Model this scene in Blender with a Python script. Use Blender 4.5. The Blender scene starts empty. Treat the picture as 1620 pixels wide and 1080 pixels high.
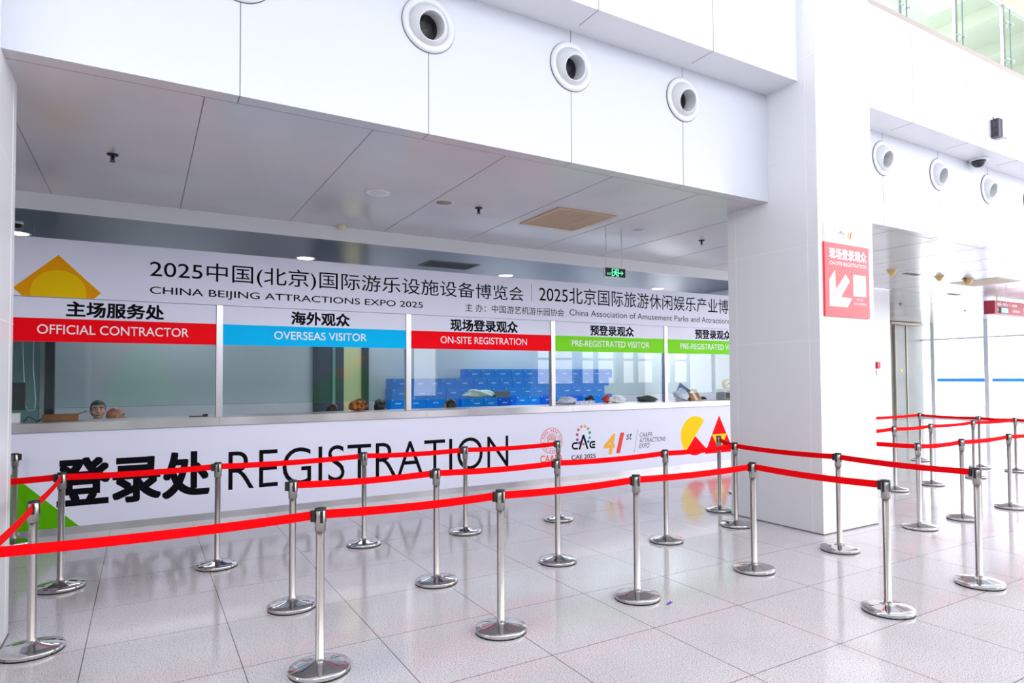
import bpy, math, random
from mathutils import Vector, Matrix
random.seed(7)
SC = bpy.context.scene
COL = SC.collection
PI = math.pi

# ------------------------------------------------------------------ camera
cd = bpy.data.cameras.new('camera')
cam = bpy.data.objects.new('camera', cd)
COL.objects.link(cam)
cam.matrix_world = Matrix(((0.8568385601517488, -0.009375073801926242, -0.5154995536644879, 0.0),
                           (-0.5155480827780267, -0.027510650605680007, -0.8564189036021758, 0.0),
                           (-0.006152737681612563, 0.9995775468138828, -0.028405487578294277, 1.6577),
                           (0, 0, 0, 1)))
cd.sensor_width = 36.0
cd.lens = 22.72377
cd.shift_x = -0.01971
cd.shift_y = 0.017146
cd.clip_start = 0.05
cd.clip_end = 300
SC.camera = cam

# ------------------------------------------------------------------ world, lights, exposure
SC.view_settings.view_transform = 'Standard'
SC.view_settings.look = 'None'
SC.view_settings.gamma = 1.0
SC.view_settings.use_curve_mapping = False
SC.view_settings.exposure = 0.0
wd = bpy.data.worlds.new('daylight')
SC.world = wd
wd.use_nodes = True
bg = wd.node_tree.nodes['Background']
bg.inputs['Color'].default_value = (0.965, 0.965, 1.0, 1)
bg.inputs['Strength'].default_value = 6.0


def area(name, loc, size, power, rot=(0, 0, 0), color=(1, 1, 1), shape='RECTANGLE'):
    l = bpy.data.lights.new(name, 'AREA')
    l.shape = shape
    l.size, l.size_y = size
    l.energy = power
    l.color = color
    o = bpy.data.objects.new(name, l)
    COL.objects.link(o)
    o.location = loc
    o.rotation_euler = rot
    return o


def portal(name, loc, size, rot):
    o = area(name, loc, size, 1.0, rot)
    o.data.cycles.is_portal = True


# daylight enters through the glazing of the rear and right hand sides of the hall
portal('glazing_portal_rear', (14.1, -9.0, 4.75), (25.8, 9.5), (-PI / 2, 0, PI))
portal('glazing_portal_right', (25.85, 2.3, 4.75), (22.6, 9.5), (PI / 2, 0, PI / 2))

# unseen fill lights added under the ceiling to brighten the registration room
for i, lx in enumerate((0.4, 3.6, 6.6, 9.3)):
    area('room_fill_light', (lx, 11.2, 3.44), (1.6, 0.5), (26, 34, 50, 60)[i], color=(0.95, 0.98, 1.0))


# ------------------------------------------------------------------ helpers
def lin(c):
    return c / 12.92 if c <= 0.04045 else ((c + 0.055) / 1.055) ** 2.4


def rgb(r, g, b):
    return (lin(r / 255), lin(g / 255), lin(b / 255), 1)


MATS = {}


def mat(name, col, rough=0.5, metal=0.0, spec=0.5, emit=None, estr=1.0, coat=0.0):
    if name in MATS:
        return MATS[name]
    m = bpy.data.materials.new(name)
    m.use_nodes = True
    b = m.node_tree.nodes['Principled BSDF']
    b.inputs['Base Color'].default_value = col
    b.inputs['Roughness'].default_value = rough
    b.inputs['Metallic'].default_value = metal
    b.inputs['Specular IOR Level'].default_value = spec
    if coat:
        b.inputs['Coat Weight'].default_value = coat
        b.inputs['Coat Roughness'].default_value = 0.05
    if emit:
        b.inputs['Emission Color'].default_value = emit
        b.inputs['Emission Strength'].default_value = estr
    MATS[name] = m
    return m


def vary(m, scale, c1, c2, rough=None, stretch=None, bump=0.0, detail=3):
    """procedural colour variation: noise between two colours"""
    nt = m.node_tree
    b = nt.nodes['Principled BSDF']
    tc = nt.nodes.new('ShaderNodeTexCoord')
    mp = nt.nodes.new('ShaderNodeMapping')
    if stretch:
        mp.inputs['Scale'].default_value = stretch
    nz = nt.nodes.new('ShaderNodeTexNoise')
    nz.inputs['Scale'].default_value = scale
    nz.inputs['Detail'].default_value = detail
    rp = nt.nodes.new('ShaderNodeValToRGB')
    rp.color_ramp.elements[0].position = 0.35
    rp.color_ramp.elements[1].position = 0.65
    rp.color_ramp.elements[0].color = c1
    rp.color_ramp.elements[1].color = c2
    L = nt.links.new
    L(tc.outputs['Object'], mp.inputs['Vector'])
    L(mp.outputs['Vector'], nz.inputs['Vector'])
    L(nz.outputs['Fac'], rp.inputs['Fac'])
    L(rp.outputs['Color'], b.inputs['Base Color'])
    if rough:
        mr = nt.nodes.new('ShaderNodeMapRange')
        mr.inputs['To Min'].default_value = rough[0]
        mr.inputs['To Max'].default_value = rough[1]
        L(nz.outputs['Fac'], mr.inputs['Value'])
        L(mr.outputs['Result'], b.inputs['Roughness'])
    if bump:
        bp = nt.nodes.new('ShaderNodeBump')
        bp.inputs['Strength'].default_value = bump
        bp.inputs['Distance'].default_value = 0.002
        L(nz.outputs['Fac'], bp.inputs['Height'])
        L(bp.outputs['Normal'], b.inputs['Normal'])
    return m


def floor_material():
    m = bpy.data.materials.new('granite_tiles')
    m.use_nodes = True
    nt = m.node_tree
    b = nt.nodes['Principled BSDF']
    L = nt.links.new
    N = nt.nodes.new
    geo = N('ShaderNodeNewGeometry')
    # fine speckle
    n1 = N('ShaderNodeTexNoise'); n1.inputs['Scale'].default_value = 150; n1.inputs['Detail'].default_value = 2
    n2 = N('ShaderNodeTexVoronoi'); n2.inputs['Scale'].default_value = 60
    n3 = N('ShaderNodeTexNoise'); n3.inputs['Scale'].default_value = 1.3; n3.inputs['Detail'].default_value = 3
    for n in (n1, n2, n3):
        L(geo.outputs['Position'], n.inputs['Vector'])
    r1 = N('ShaderNodeValToRGB')
    e = r1.color_ramp.elements
    e[0].position = 0.35; e[0].color = rgb(112, 104, 102)
    e[1].position = 0.44; e[1].color = rgb(212, 207, 209)
    x = e.new(0.60); x.color = rgb(224, 222, 224)
    x = e.new(0.68); x.color = rgb(240, 239, 240)
    L(n1.outputs['Fac'], r1.inputs['Fac'])
    r2 = N('ShaderNodeValToRGB')
    r2.color_ramp.elements[0].position = 0.0; r2.color_ramp.elements[0].color = (0.45, 0.43, 0.43, 1)
    r2.color_ramp.elements[1].position = 0.16; r2.color_ramp.elements[1].color = (1, 1, 1, 1)
    L(n2.outputs['Distance'], r2.inputs['Fac'])
    mx = N('ShaderNodeMix'); mx.data_type = 'RGBA'; mx.blend_type = 'MULTIPLY'; mx.inputs['Factor'].default_value = 0.7
    L(r1.outputs['Color'], mx.inputs['A']); L(r2.outputs['Color'], mx.inputs['B'])
    r3 = N('ShaderNodeValToRGB')
    r3.color_ramp.elements[0].position = 0.3; r3.color_ramp.elements[0].color = (0.90, 0.88, 0.88, 1)
    r3.color_ramp.elements[1].position = 0.7; r3.color_ramp.elements[1].color = (1, 1, 1, 1)
    L(n3.outputs['Fac'], r3.inputs['Fac'])
    mx2 = N('ShaderNodeMix'); mx2.data_type = 'RGBA'; mx2.blend_type = 'MULTIPLY'; mx2.inputs['Factor'].default_value = 1
    L(mx.outputs['Result'], mx2.inputs['A']); L(r3.outputs['Color'], mx2.inputs['B'])
    # joints every 0.8 m
    sep = N('ShaderNodeSeparateXYZ'); L(geo.outputs['Position'], sep.inputs['Vector'])
    masks = []
    for ax, off in (('X', 0.292), ('Y', 0.71)):
        a = N('ShaderNodeMath'); a.operation = 'ADD'; a.inputs[1].default_value = off + 40.0
        L(sep.outputs[ax], a.inputs[0])
        d = N('ShaderNodeMath'); d.operation = 'DIVIDE'; d.inputs[1].default_value = 0.8
        L(a.outputs[0], d.inputs[0])
        f = N('ShaderNodeMath'); f.operation = 'FRACT'; L(d.outputs[0], f.inputs[0])
        s = N('ShaderNodeMath'); s.operation = 'SUBTRACT'; s.inputs[1].default_value = 0.5; L(f.outputs[0], s.inputs[0])
        ab = N('ShaderNodeMath'); ab.operation = 'ABSOLUTE'; L(s.outputs[0], ab.inputs[0])
        g = N('ShaderNodeMath'); g.operation = 'GREATER_THAN'; g.inputs[1].default_value = 0.5 - 0.0022 / 0.8 - 0.0005
        L(ab.outputs[0], g.inputs[0])
        masks.append(g)
    mm = N('ShaderNodeMath'); mm.operation = 'MAXIMUM'
    L(masks[0].outputs[0], mm.inputs[0]); L(masks[1].outputs[0], mm.inputs[1])
    mx3 = N('ShaderNodeMix'); mx3.data_type = 'RGBA'
    L(mm.outputs[0], mx3.inputs['Factor']); L(mx2.outputs['Result'], mx3.inputs['A'])
    mx3.inputs['B'].default_value = rgb(92, 86, 84)
    L(mx3.outputs['Result'], b.inputs['Base Color'])
    b.inputs['Roughness'].default_value = 0.11
    b.inputs['Specular IOR Level'].default_value = 0.55
    return m


def glass_material(name, tint, refl=1.0):
    m = bpy.data.materials.new(name)
    m.use_nodes = True
    nt = m.node_tree
    nt.nodes.remove(nt.nodes['Principled BSDF'])
    L = nt.links.new
    out = nt.nodes['Material Output']
    tr = nt.nodes.new('ShaderNodeBsdfTransparent'); tr.inputs['Color'].default_value = tint
    gl = nt.nodes.new('ShaderNodeBsdfGlossy'); gl.inputs['Roughness'].default_value = 0.0
    fr = nt.nodes.new('ShaderNodeFresnel'); fr.inputs['IOR'].default_value = 1.5
    mu = nt.nodes.new('ShaderNodeMath'); mu.operation = 'MULTIPLY'; mu.inputs[1].default_value = refl
    mx = nt.nodes.new('ShaderNodeMixShader')
    gm = nt.nodes.new('ShaderNodeNewGeometry')
    sb = nt.nodes.new('ShaderNodeMath'); sb.operation = 'SUBTRACT'; sb.inputs[0].default_value = 1.0
    m2 = nt.nodes.new('ShaderNodeMath'); m2.operation = 'MULTIPLY'
    L(gm.outputs['Backfacing'], sb.inputs[1])
    L(fr.outputs[0], mu.inputs[0]); L(mu.outputs[0], m2.inputs[0]); L(sb.outputs[0], m2.inputs[1])
    L(m2.outputs[0], mx.inputs['Fac'])
    L(tr.outputs[0], mx.inputs[1]); L(gl.outputs[0], mx.inputs[2])
    L(mx.outputs[0], out.inputs['Surface'])
    MATS[name] = m
    return m


def film(name, col):
    """thin film on glass that lets daylight glow through"""
    m = bpy.data.materials.new(name)
    m.use_nodes = True
    nt = m.node_tree
    b = nt.nodes['Principled BSDF']
    b.inputs['Base Color'].default_value = col
    tl = nt.nodes.new('ShaderNodeBsdfTranslucent')
    tl.inputs['Color'].default_value = col
    mx = nt.nodes.new('ShaderNodeMixShader')
    mx.inputs['Fac'].default_value = 0.25
    nt.links.new(b.outputs[0], mx.inputs[1])
    nt.links.new(tl.outputs[0], mx.inputs[2])
    nt.links.new(mx.outputs[0], nt.nodes['Material Output'].inputs['Surface'])
    return m


class MB:
    """collects shapes and links them as ONE mesh object"""

    def __init__(self):
        self.v, self.f, self.s = [], [], []

    def box(self, x0, x1, y0, y1, z0, z1, M=None):
        b = len(self.v)
        P = [(x0, y0, z0), (x1, y0, z0), (x1, y1, z0), (x0, y1, z0), (x0, y0, z1), (x1, y0, z1), (x1, y1, z1), (x0, y1, z1)]
        if M is not None:
            P = [tuple(M @ Vector(p)) for p in P]
        self.v += P
        for q in ((3, 2, 1, 0), (4, 5, 6, 7), (0, 1, 5, 4), (1, 2, 6, 5), (2, 3, 7, 6), (3, 0, 4, 7)):
            self.f.append(tuple(b + i for i in q)); self.s.append(False)
        return self

    def lathe(self, prof, M=None, seg=32, smooth=True):
        """prof: (r, z) list, turned about local Z"""
        M = M or Matrix()
        b = len(self.v)
        n = len(prof)
        for (r, z) in prof:
            for k in range(seg):
                a = 2 * PI * k / seg
                self.v.append(tuple(M @ Vector((r * math.cos(a), r * math.sin(a), z))))
        for i in range(n - 1):
            for k in range(seg):
                k2 = (k + 1) % seg
                self.f.append((b + i * seg + k, b + i * seg + k2, b + (i + 1) * seg + k2, b + (i + 1) * seg + k)); self.s.append(smooth)
        if prof[0][0] > 1e-6:
            self.f.append(tuple(b + k for k in reversed(range(seg)))); self.s.append(False)
        if prof[-1][0] > 1e-6:
            self.f.append(tuple(b + (n - 1) * seg + k for k in range(seg))); self.s.append(False)
        return self

    def lathe_open(self, prof, M=None, seg=32):
        M = M or Matrix()
        b = len(self.v)
        for (r, z) in prof:
            for k in range(seg):
                a = 2 * PI * k / seg
                self.v.append(tuple(M @ Vector((r * math.cos(a), r * math.sin(a), z))))
        for i in range(len(prof) - 1):
            for k in range(seg):
                k2 = (k + 1) % seg
                self.f.append((b + i * seg + k, b + i * seg + k2, b + (i + 1) * seg + k2, b + (i + 1) * seg + k)); self.s.append(True)
        return self

    def tube(self, pts, r, seg=8, r1=None):
        pts = [Vector(p) for p in pts]
        n = len(pts)
        b = len(self.v)
        for i, p in enumerate(pts):
            d = (pts[min(i + 1, n - 1)] - pts[max(i - 1, 0)]).normalized()
            u = d.orthogonal().normalized() if i == 0 else (u - d * u.dot(d)).normalized()
            w = d.cross(u)
            rr = r if r1 is None else r + (r1 - r) * i / (n - 1)
            for k in range(seg):
                a = 2 * PI * k / seg
                self.v.append(tuple(p + (u * math.cos(a) + w * math.sin(a)) * rr))
        for i in range(n - 1):
            for k in range(seg):
                k2 = (k + 1) % seg
                self.f.append((b + i * seg + k, b + i * seg + k2, b + (i + 1) * seg + k2, b + (i + 1) * seg + k)); self.s.append(True)
        self.f.append(tuple(b + k for k in reversed(range(seg)))); self.s.append(False)
        self.f.append(tuple(b + (n - 1) * seg + k for k in range(seg))); self.s.append(False)
        return self

    def ball(self, c, r, sub=(16, 12), sx=1, sy=1, sz=1, M=None):
        M = M or Matrix()
        prof = [(r * math.sin(PI * i / sub[1]), -r * math.cos(PI * i / sub[1])) for i in range(sub[1] + 1)]
        prof[0] = (1e-7, -r); prof[-1] = (1e-7, r)
        return self.lathe(prof, Matrix.Translation(c) @ M @ Matrix.Diagonal((sx, sy, sz, 1)), sub[0])

    def prism(self, pts, y0, y1, M=None):
        """polygon given in X,Z, extruded along Y"""
        b = len(self.v)
        n = len(pts)
        P = [(x, y0, z) for x, z in pts] + [(x, y1, z) for x, z in pts]
        if M is not None:
            P = [tuple(M @ Vector(p)) for p in P]
        self.v += P
        ar = sum(pts[i][0] * pts[(i + 1) % n][1] - pts[(i + 1) % n][0] * pts[i][1] for i in range(n))
        fr = tuple(b + i for i in range(n)); bk = tuple(b + n + i for i in reversed(range(n)))
        if (ar < 0) == (y0 < y1):
            fr, bk = fr[::-1], bk[::-1]
        self.f += [fr, bk]; self.s += [False, False]
        for i in range(n):
            j = (i + 1) % n
            self.f.append((b + i, b + n + i, b + n + j, b + j) if (ar > 0) == (y0 < y1) else (b + i, b + j, b + n + j, b + n + i)); self.s.append(False)
        return self

    def build(self, name, m, parent=None, bevel=0.0, bseg=2, loc=None):
        me = bpy.data.meshes.new(name)
        me.from_pydata(self.v, [], self.f)
        me.polygons.foreach_set('use_smooth', self.s)
        me.materials.append(m)
        me.update()
        o = bpy.data.objects.new(name, me)
        COL.objects.link(o)
        if parent:
            o.parent = parent
        if loc:
            o.location = loc
        if bevel:
            md = o.modifiers.new('bevel', 'BEVEL')
            md.width = bevel; md.segments = bseg; md.limit_method = 'ANGLE'; md.angle_limit = 0.7
            md.harden_normals = False
        return o


def box(name, m, x0, x1, y0, y1, z0, z1, parent=None, bevel=0.0):
    return MB().box(x0, x1, y0, y1, z0, z1).build(name, m, parent, bevel)


def struct(o):
    o['kind'] = 'structure'
    return o


def tag(o, label, cat, group=None):
    o['label'] = label; o['category'] = cat
    if group:
        o['group'] = group
    return o


def empty(name, loc=(0, 0, 0), rz=0.0):
    o = bpy.data.objects.new(name, None)
    COL.objects.link(o)
    o.location = loc; o.rotation_euler = (0, 0, rz)
    o.empty_display_size = 0.1
    return o


def thing(name, label, cat, loc=(0, 0, 0), rz=0.0, group=None):
    return tag(empty(name, loc, rz), label, cat, group)


def copy_tree(o, parent=None):
    c = o.copy()
    COL.objects.link(c)
    if parent:
        c.parent = parent
    for ch in list(o.children):
        copy_tree(ch, c)
    return c


def text(name, body, x0, x1, z0, z1, y, m, parent=None, bold=0.0, label=None, thick=0.0012, shear=0.0):
    """flat lettering facing -Y, fitted to the box x0..x1, z0..z1, its back on the plane y"""
    cu = bpy.data.curves.new('lettering', 'FONT')
    cu.body = body
    cu.offset = bold if bold < 0.01 else 0.0
    cu.shear = shear
    cu.resolution_u = 5
    to = bpy.data.objects.new('lettering', cu)
    COL.objects.link(to)
    dg = bpy.context.evaluated_depsgraph_get()
    me = bpy.data.meshes.new_from_object(to.evaluated_get(dg))
    bpy.data.objects.remove(to)
    bpy.data.curves.remove(cu)
    xs = [v.co.x for v in me.vertices]; ys = [v.co.y for v in me.vertices]
    ax, bx, ay, by = min(xs), max(xs), min(ys), max(ys)
    for v in me.vertices:
        x = x0 + (v.co.x - ax) / (bx - ax) * (x1 - x0)
        z = z0 + (v.co.y - ay) / (by - ay) * (z1 - z0)
        v.co = (x, y - thick, z)
    if bold >= 0.01:                 # heavier strokes: overlay shifted copies inside the same mesh
        kx = bold * (x1 - x0) / (bx - ax); kz = bold * (z1 - z0) / (by - ay)
        vs = [tuple(v.co) for v in me.vertices]; fs = [tuple(p.vertices) for p in me.polygons]
        V, F = [], []
        sq = [(-1 + 0.5 * q, -1) for q in range(5)] + [(1, -1 + 0.5 * q) for q in range(1, 5)] + [(1 - 0.5 * q, 1) for q in range(1, 5)] + [(-1, 1 - 0.5 * q) for q in range(1, 4)] + [(0, 0)]
        for j, (qx, qz) in enumerate(sq):
            dx, dz = kx * qx, kz * qz
            b0 = len(V)
            V += [(p[0] + dx, p[1] - 0.000006 * j, p[2] + dz) for p in vs]
            F += [tuple(b0 + q for q in f_) for f_ in fs]
        me = bpy.data.meshes.new(name)
        me.from_pydata(V, [], F)
    me.materials.clear(); me.materials.append(m)
    me.name = name
    o = bpy.data.objects.new(name, me)
    COL.objects.link(o)
    if parent:
        o.parent = parent
    if label:
        o['label'] = label
    return o


def arc(cx, cz, r, a0, a1, n=40):
    return [(cx + r * math.cos(math.radians(a0 + (a1 - a0) * i / n)), cz + r * math.sin(math.radians(a0 + (a1 - a0) * i / n))) for i in range(n + 1)]


# ------------------------------------------------------------------ materials
WHITE = mat('white_wall_panel', rgb(233, 235, 240), 0.27, spec=0.5)
FASC = mat('fascia_panel', rgb(206, 210, 221), 0.22, spec=0.5)
PILLARM = mat('pillar_panel', rgb(236, 237, 240), 0.3)
CEILM = vary(mat('ceiling_panel', rgb(205, 203, 206), 0.18, spec=0.5), 0.7, rgb(200, 199, 203), rgb(210, 207, 209), rough=(0.16, 0.24))
JOINTW = mat('white_joint', rgb(246, 246, 248), 0.5)
SEAM = mat('dark_seam', rgb(120, 118, 122), 0.7)
CEILB = vary(mat('rear_ceiling_shaded', rgb(104, 106, 120), 0.3), 0.7, rgb(102, 104, 118), rgb(106, 108, 122))  # white ceiling in shadow: the shade is put into this darker colour
BANNER = mat('printed_banner_white', rgb(230, 232, 250), 0.5, spec=0.3)
INK = mat('black_ink', rgb(8, 8, 18), 0.6, spec=0.08)
INKG = mat('grey_ink', rgb(52, 52, 60), 0.6, spec=0.08)
REDP = mat('red_print', rgb(255, 0, 22), 0.45, spec=0.06)
CYANP = mat('cyan_print', rgb(0, 192, 255), 0.45, spec=0.06)
GREENP = mat('green_print', rgb(128, 222, 40), 0.45, spec=0.06)
GREEND = mat('dark_green_print', rgb(92, 178, 8), 0.45, spec=0.06)
ORANGEP = mat('orange_print', rgb(236, 158, 8), 0.45, spec=0.06)
YELP = mat('yellow_print', rgb(255, 212, 30), 0.45, spec=0.06)
YELD = mat('mustard_print', rgb(240, 196, 8), 0.45, spec=0.06)
WHITEP = mat('white_print', rgb(244, 244, 248), 0.5, spec=0.06)
STEEL = vary(mat('brushed_steel', rgb(176, 171, 167), 0.25, metal=1.0), 9, rgb(170, 165, 160), rgb(182, 177, 173), rough=(0.2, 0.36), stretch=(1, 1, 0.05))
STEELSH = vary(mat('steel_sheet', rgb(200, 198, 202), 0.3, metal=1.0), 1.6, rgb(190, 188, 192), rgb(210, 208, 212), rough=(0.24, 0.36), stretch=(1, 0.02, 0.02), detail=1)
CHROME = vary(mat('polished_steel', rgb(205, 204, 204), 0.06, metal=1.0), 4, rgb(200, 199, 199), rgb(210, 209, 209), rough=(0.03, 0.09))
BLACKP = vary(mat('black_plastic', rgb(18, 19, 23), 0.4), 20, rgb(15, 16, 20), rgb(24, 25, 30))
RUBBER = mat('black_rubber', rgb(16, 15, 15), 0.7)
BELT = vary(mat('red_belt', rgb(244, 0, 10), 0.85, spec=0.1), 60, rgb(238, 0, 8), rgb(250, 2, 14), stretch=(1, 1, 6))
GLASS = glass_material('counter_glass', (0.86, 0.93, 0.92, 1), 1.6)
BALGLASS = glass_material('balcony_glass', (0.80, 0.90, 0.86, 1), 1.0)
FLOORM = floor_material()

# measured planes (metres)
YF, YU, YP, YB = 4.858, 4.448, 4.236, 8.576
ZS, ZU, ZR = 3.631, 4.859, 3.45
XL, XR, XR2 = -0.741, 6.068, 7.043
XEND, YEND = 25.8, 13.6

# ------------------------------------------------------------------ the setting
fo = struct(box('floor', FLOORM, -14, 40, -12, 16, -0.2, 0.0))

NOZX = (0.56, 1.96, 3.36, 4.765, 8.347, 9.726, 11.176, 12.58)
NOZZ = 4.52
fm_ = MB()
xa = -8
for x in NOZX:
    fm_.box(xa, x - 0.25, YF, YF + 0.012, ZS, ZU)
    fm_.box(x - 0.25, x + 0.25, YF, YF + 0.012, ZS, NOZZ - 0.25).box(x - 0.25, x + 0.25, YF, YF + 0.012, NOZZ + 0.25, ZU)
    b0 = len(fm_.v)
    for k in range(48):
        a = 2 * PI * k / 48
        ca, sa = math.cos(a), math.sin(a)
        q = 0.25 / max(abs(ca), abs(sa))
        fm_.v += [(x + q * ca, YF, NOZZ + q * sa), (x + 0.19 * ca, YF, NOZZ + 0.19 * sa), (x + 0.19 * ca, YF + 0.012, NOZZ + 0.19 * sa)]
    for k in range(48):
        i, j = b0 + 3 * k, b0 + 3 * ((k + 1) % 48)
        fm_.f += [(i, i + 1, j + 1, j), (i + 1, i + 2, j + 2, j + 1)]; fm_.s += [False, False]
    xa = x + 0.25
fm_.box(xa, XEND, YF, YF + 0.012, ZS, ZU)
f = struct(fm_.build('wall_fascia', FASC))
s = MB()
for x in (-0.84, 0.56, 1.96, 3.36, 4.76, 8.35, 9.73, 11.18, 12.6):
    s.box(x - 0.003, x + 0.003, YF - 0.0015, YF, ZS, NOZZ - 0.21).box(x - 0.003, x + 0.003, YF - 0.0015, YF, NOZZ + 0.21, ZU)
    s.box(x - 0.003, x + 0.003, YF, YF + 0.14, ZS - 0.0015, ZS)
s.build('panel_seam', SEAM, f)

c = struct(box('ceiling_front', CEILM, -8, XEND, YF + 0.012, 8.45, ZS, ZS + 0.3))
s = MB()
for k in range(-2, 21):
    x = 0.35 + 1.2 * k
    s.box(x - 0.003, x + 0.003, YF + 0.14, 8.45, ZS - 0.0015, ZS)
s.box(-8, XEND, YF + 0.138, YF + 0.141, ZS - 0.0012, ZS)
s.build('panel_seam', SEAM, c)
c = struct(box('ceiling_right', CEILM, 14.8, XEND, 8.45, YEND, ZS, ZS + 0.3))
s = MB()
for y in (8.45, 9.65, 10.85, 12.05):
    s.box(14.8, XEND, y - 0.003, y + 0.003, ZS - 0.0015, ZS)
s.build('panel_seam', SEAM, c)
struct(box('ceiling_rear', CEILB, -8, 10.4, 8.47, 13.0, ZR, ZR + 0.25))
struct(box('trim_ceiling_step', WHITE, -8, 10.4, 8.45, 8.47, ZR, ZS))

u = struct(box('wall_upper', WHITE, -8, XEND, YU, YU + 0.3, ZU, 6.13))
s = MB()
for x in (-0.84, 0.56, 1.96, 3.376, 4.782, 8.35, 9.73, 11.18):
    s.box(x - 0.003, x + 0.003, YU - 0.0015, YU, ZU, 6.13)
    s.box(x - 0.003, x + 0.003, YU, YU + 0.3, ZU - 0.0015, ZU)
s.build('panel_seam', SEAM, u)
struct(box('ceiling_soffit', WHITE, -8, XEND, YU + 0.3, YF, ZU, ZU + 0.2))
struct(box('floor_upper', WHITE, -8, XEND, YU + 0.3, 12, 5.9, 6.13))
UPC = mat('upper_ceiling_cream', rgb(196, 194, 176), 0.6)
struct(box('wall_upper_end', UPC, 11.0, 12.1, 6.2, 6.4, 6.13, 9.5))
uc = struct(box('ceiling_upper', UPC, 13.0, 26, 4.9, 12, 8.6, 8.8))
s = MB()
for x in (13.6, 15.2, 16.8, 18.4):
    s.box(x, x + 0.25, 4.9, 12, 8.35, 8.6)
s.build('beam', UPC, uc)


def pillar(name, x0, x1, yb, h):
    p = struct(box(name, PILLARM, x0, x1, YP, yb, 0.0, h))
    s = MB()
    for z in (2.03, 3.05, 4.07, 5.075):
        s.box(x0 - 0.0015, x1 + 0.0015, YP - 0.0015, yb + 0.0015, z - 0.004, z + 0.004)
    for x in (x0 - 0.0015, x1 - 0.0005):
        for y in (yb - 0.12, YP + 0.13):
            s.box(x, x + 0.002, y - 0.004, y + 0.004, 0.01, h)
    s.build('panel_joint', JOINTW, p)
    s = MB().box(x0 - 0.004, x1 + 0.004, YP - 0.004, yb + 0.004, 0.0, 0.012)
    s.build('base_shadow_gap', SEAM, p)
    return p


pillar('pillar_right', XR, XR2, 5.46, 9.0)
pillar('pillar_left', -1.72, XL, 5.431, 9.0)

# far right end of the hall
WALLG = vary(mat('grey_lift_wall', rgb(122, 128, 124), 0.4), 0.8, rgb(119, 125, 121), rgb(126, 131, 128))
struct(box('wall_counter_end', WHITE, 10.4, 14.8, 8.52, 13.0, 0, ZS))
struct(box('wall_right_back', WALLG, 14.8, XEND, YEND, YEND + 0.2, 0, ZS))
dr = struct(box('door_1', WALLG, 23.85, 24.54, YEND - 0.05, YEND, 0.0, 3.5))
CREAM = mat('cream_door_edge', rgb(168, 158, 136), 0.4)
MB().box(23.80, 23.85, YEND - 0.08, YEND, 0, 3.5).box(24.54, 24.60, YEND - 0.08, YEND, 0, 3.5).build('door_edge', CREAM, dr)
box('door_lintel', CREAM, 23.2, 25.3, YEND - 0.3, YEND - 0.001, 3.52, 3.60, dr)
MB().box(24.17, 24.27, YEND - 0.055, YEND - 0.05, 1.78, 1.88).build('warning_sticker', YELP, dr)
GREYM = mat('grey_mullion', rgb(214, 219, 228), 0.4)
wn = struct(MB().box(XEND, XEND + 0.02, 4.9, YEND, 0.0, ZS).build('window_1', glass_material('hall_glass', (0.97, 0.985, 1, 1), 0.6)))
m_ = MB()
for y in (13.2, 11.374, 9.55, 7.72, 5.9):
    m_.box(XEND - 0.10, XEND, y - 0.07, y + 0.07, 0, ZS)
m_.box(XEND - 0.05, XEND, 4.9, YEND, 2.97, 3.03)
m_.box(XEND - 0.05, XEND, 4.9, YEND, 0.0, 0.06)
m_.build('window_frame', GREYM, wn)
m_ = MB()
for y0, y1 in ((11.46, 13.1), (9.64, 11.24), (7.8, 9.46)):
    m_.box(XEND - 0.004, XEND - 0.001, y0, y1, 1.40, 1.53)
m_.build('blue_warning_stripe', film('blue_stripe', rgb(90, 185, 255)), wn)
# building glimpsed outside beyond the glazing
OUTS = mat('pale_stone', rgb(214, 216, 236), 0.8)
ob = MB().box(32, 32.8, 14.3, 15.3, 0, 12)
ob.box(31.8, 33, 13.8, 15.8, 1.9, 1.96).box(31.8, 33, 13.8, 15.8, 0.25, 0.31)
tag(ob.build('outdoor_column', OUTS), 'pale stone column standing outdoors beyond the far right glazing', 'column')
struct(box('ground_outside', mat('pale_paving', rgb(225, 225, 228), 0.8), 40, 90, -30, 60, -0.2, -0.01))

# hall behind the camera (seen only in reflections)
HALLW = mat('hall_wall', rgb(190, 193, 196), 0.6)
struct(box('wall_left_light_block', HALLW, -2.7, -2.5, YF + 0.02, 12.1, 0, ZR))  # unseen wall added to block daylight from the open left end
struct(box('wall_hall_left', HALLW, -9, -8.8, -9, 4.2, 0, 9.5))
wr = MB().box(-9, 26, -9.2, -9, 3.1, 4.8).box(-9, 9.9, -9.2, -9, 0, 3.1).box(10.95, 15.6, -9.2, -9, 0, 3.1).box(15.6, 26, -9.2, -9, 0, 1.35).box(10, 10.95, -9.2, -9, 0, 0.9)
struct(wr.build('wall_hall_rear', HALLW))
struct(box('ceiling_hall', mat('hall_ceiling', rgb(226, 227, 230), 0.6), -9, 26, -9.2, 4.9, 9.5, 9.7))
w2 = MB()
for i in range(8):
    x = 15.6 + i * 1.3
    w2.box(x, x + (0.18 if i % 2 else 0.5), -9.2, -9, 1.35, 3.1)
w2.box(15.6, 26, -9.2, -9, 2.5, 2.6)
for i in range(15):
    x = -9 + i * 2.5
    w2.box(x, x + 0.2, -9.2, -9, 4.8, 9.5)
w2.box(-9, 26, -9.2, -9, 6.9, 7.05)
struct(w2.build('window_2', HALLW))
w3 = MB()
for i in range(8):
    y = -9 + i * 1.83
    w3.box(XEND, XEND + 0.15, y - 0.06, y + 0.06, 0, 9.5)
w3.box(XEND, XEND + 0.15, -9, 4.9, 2.97, 3.1)
struct(w3.build('window_8', HALLW))

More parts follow.
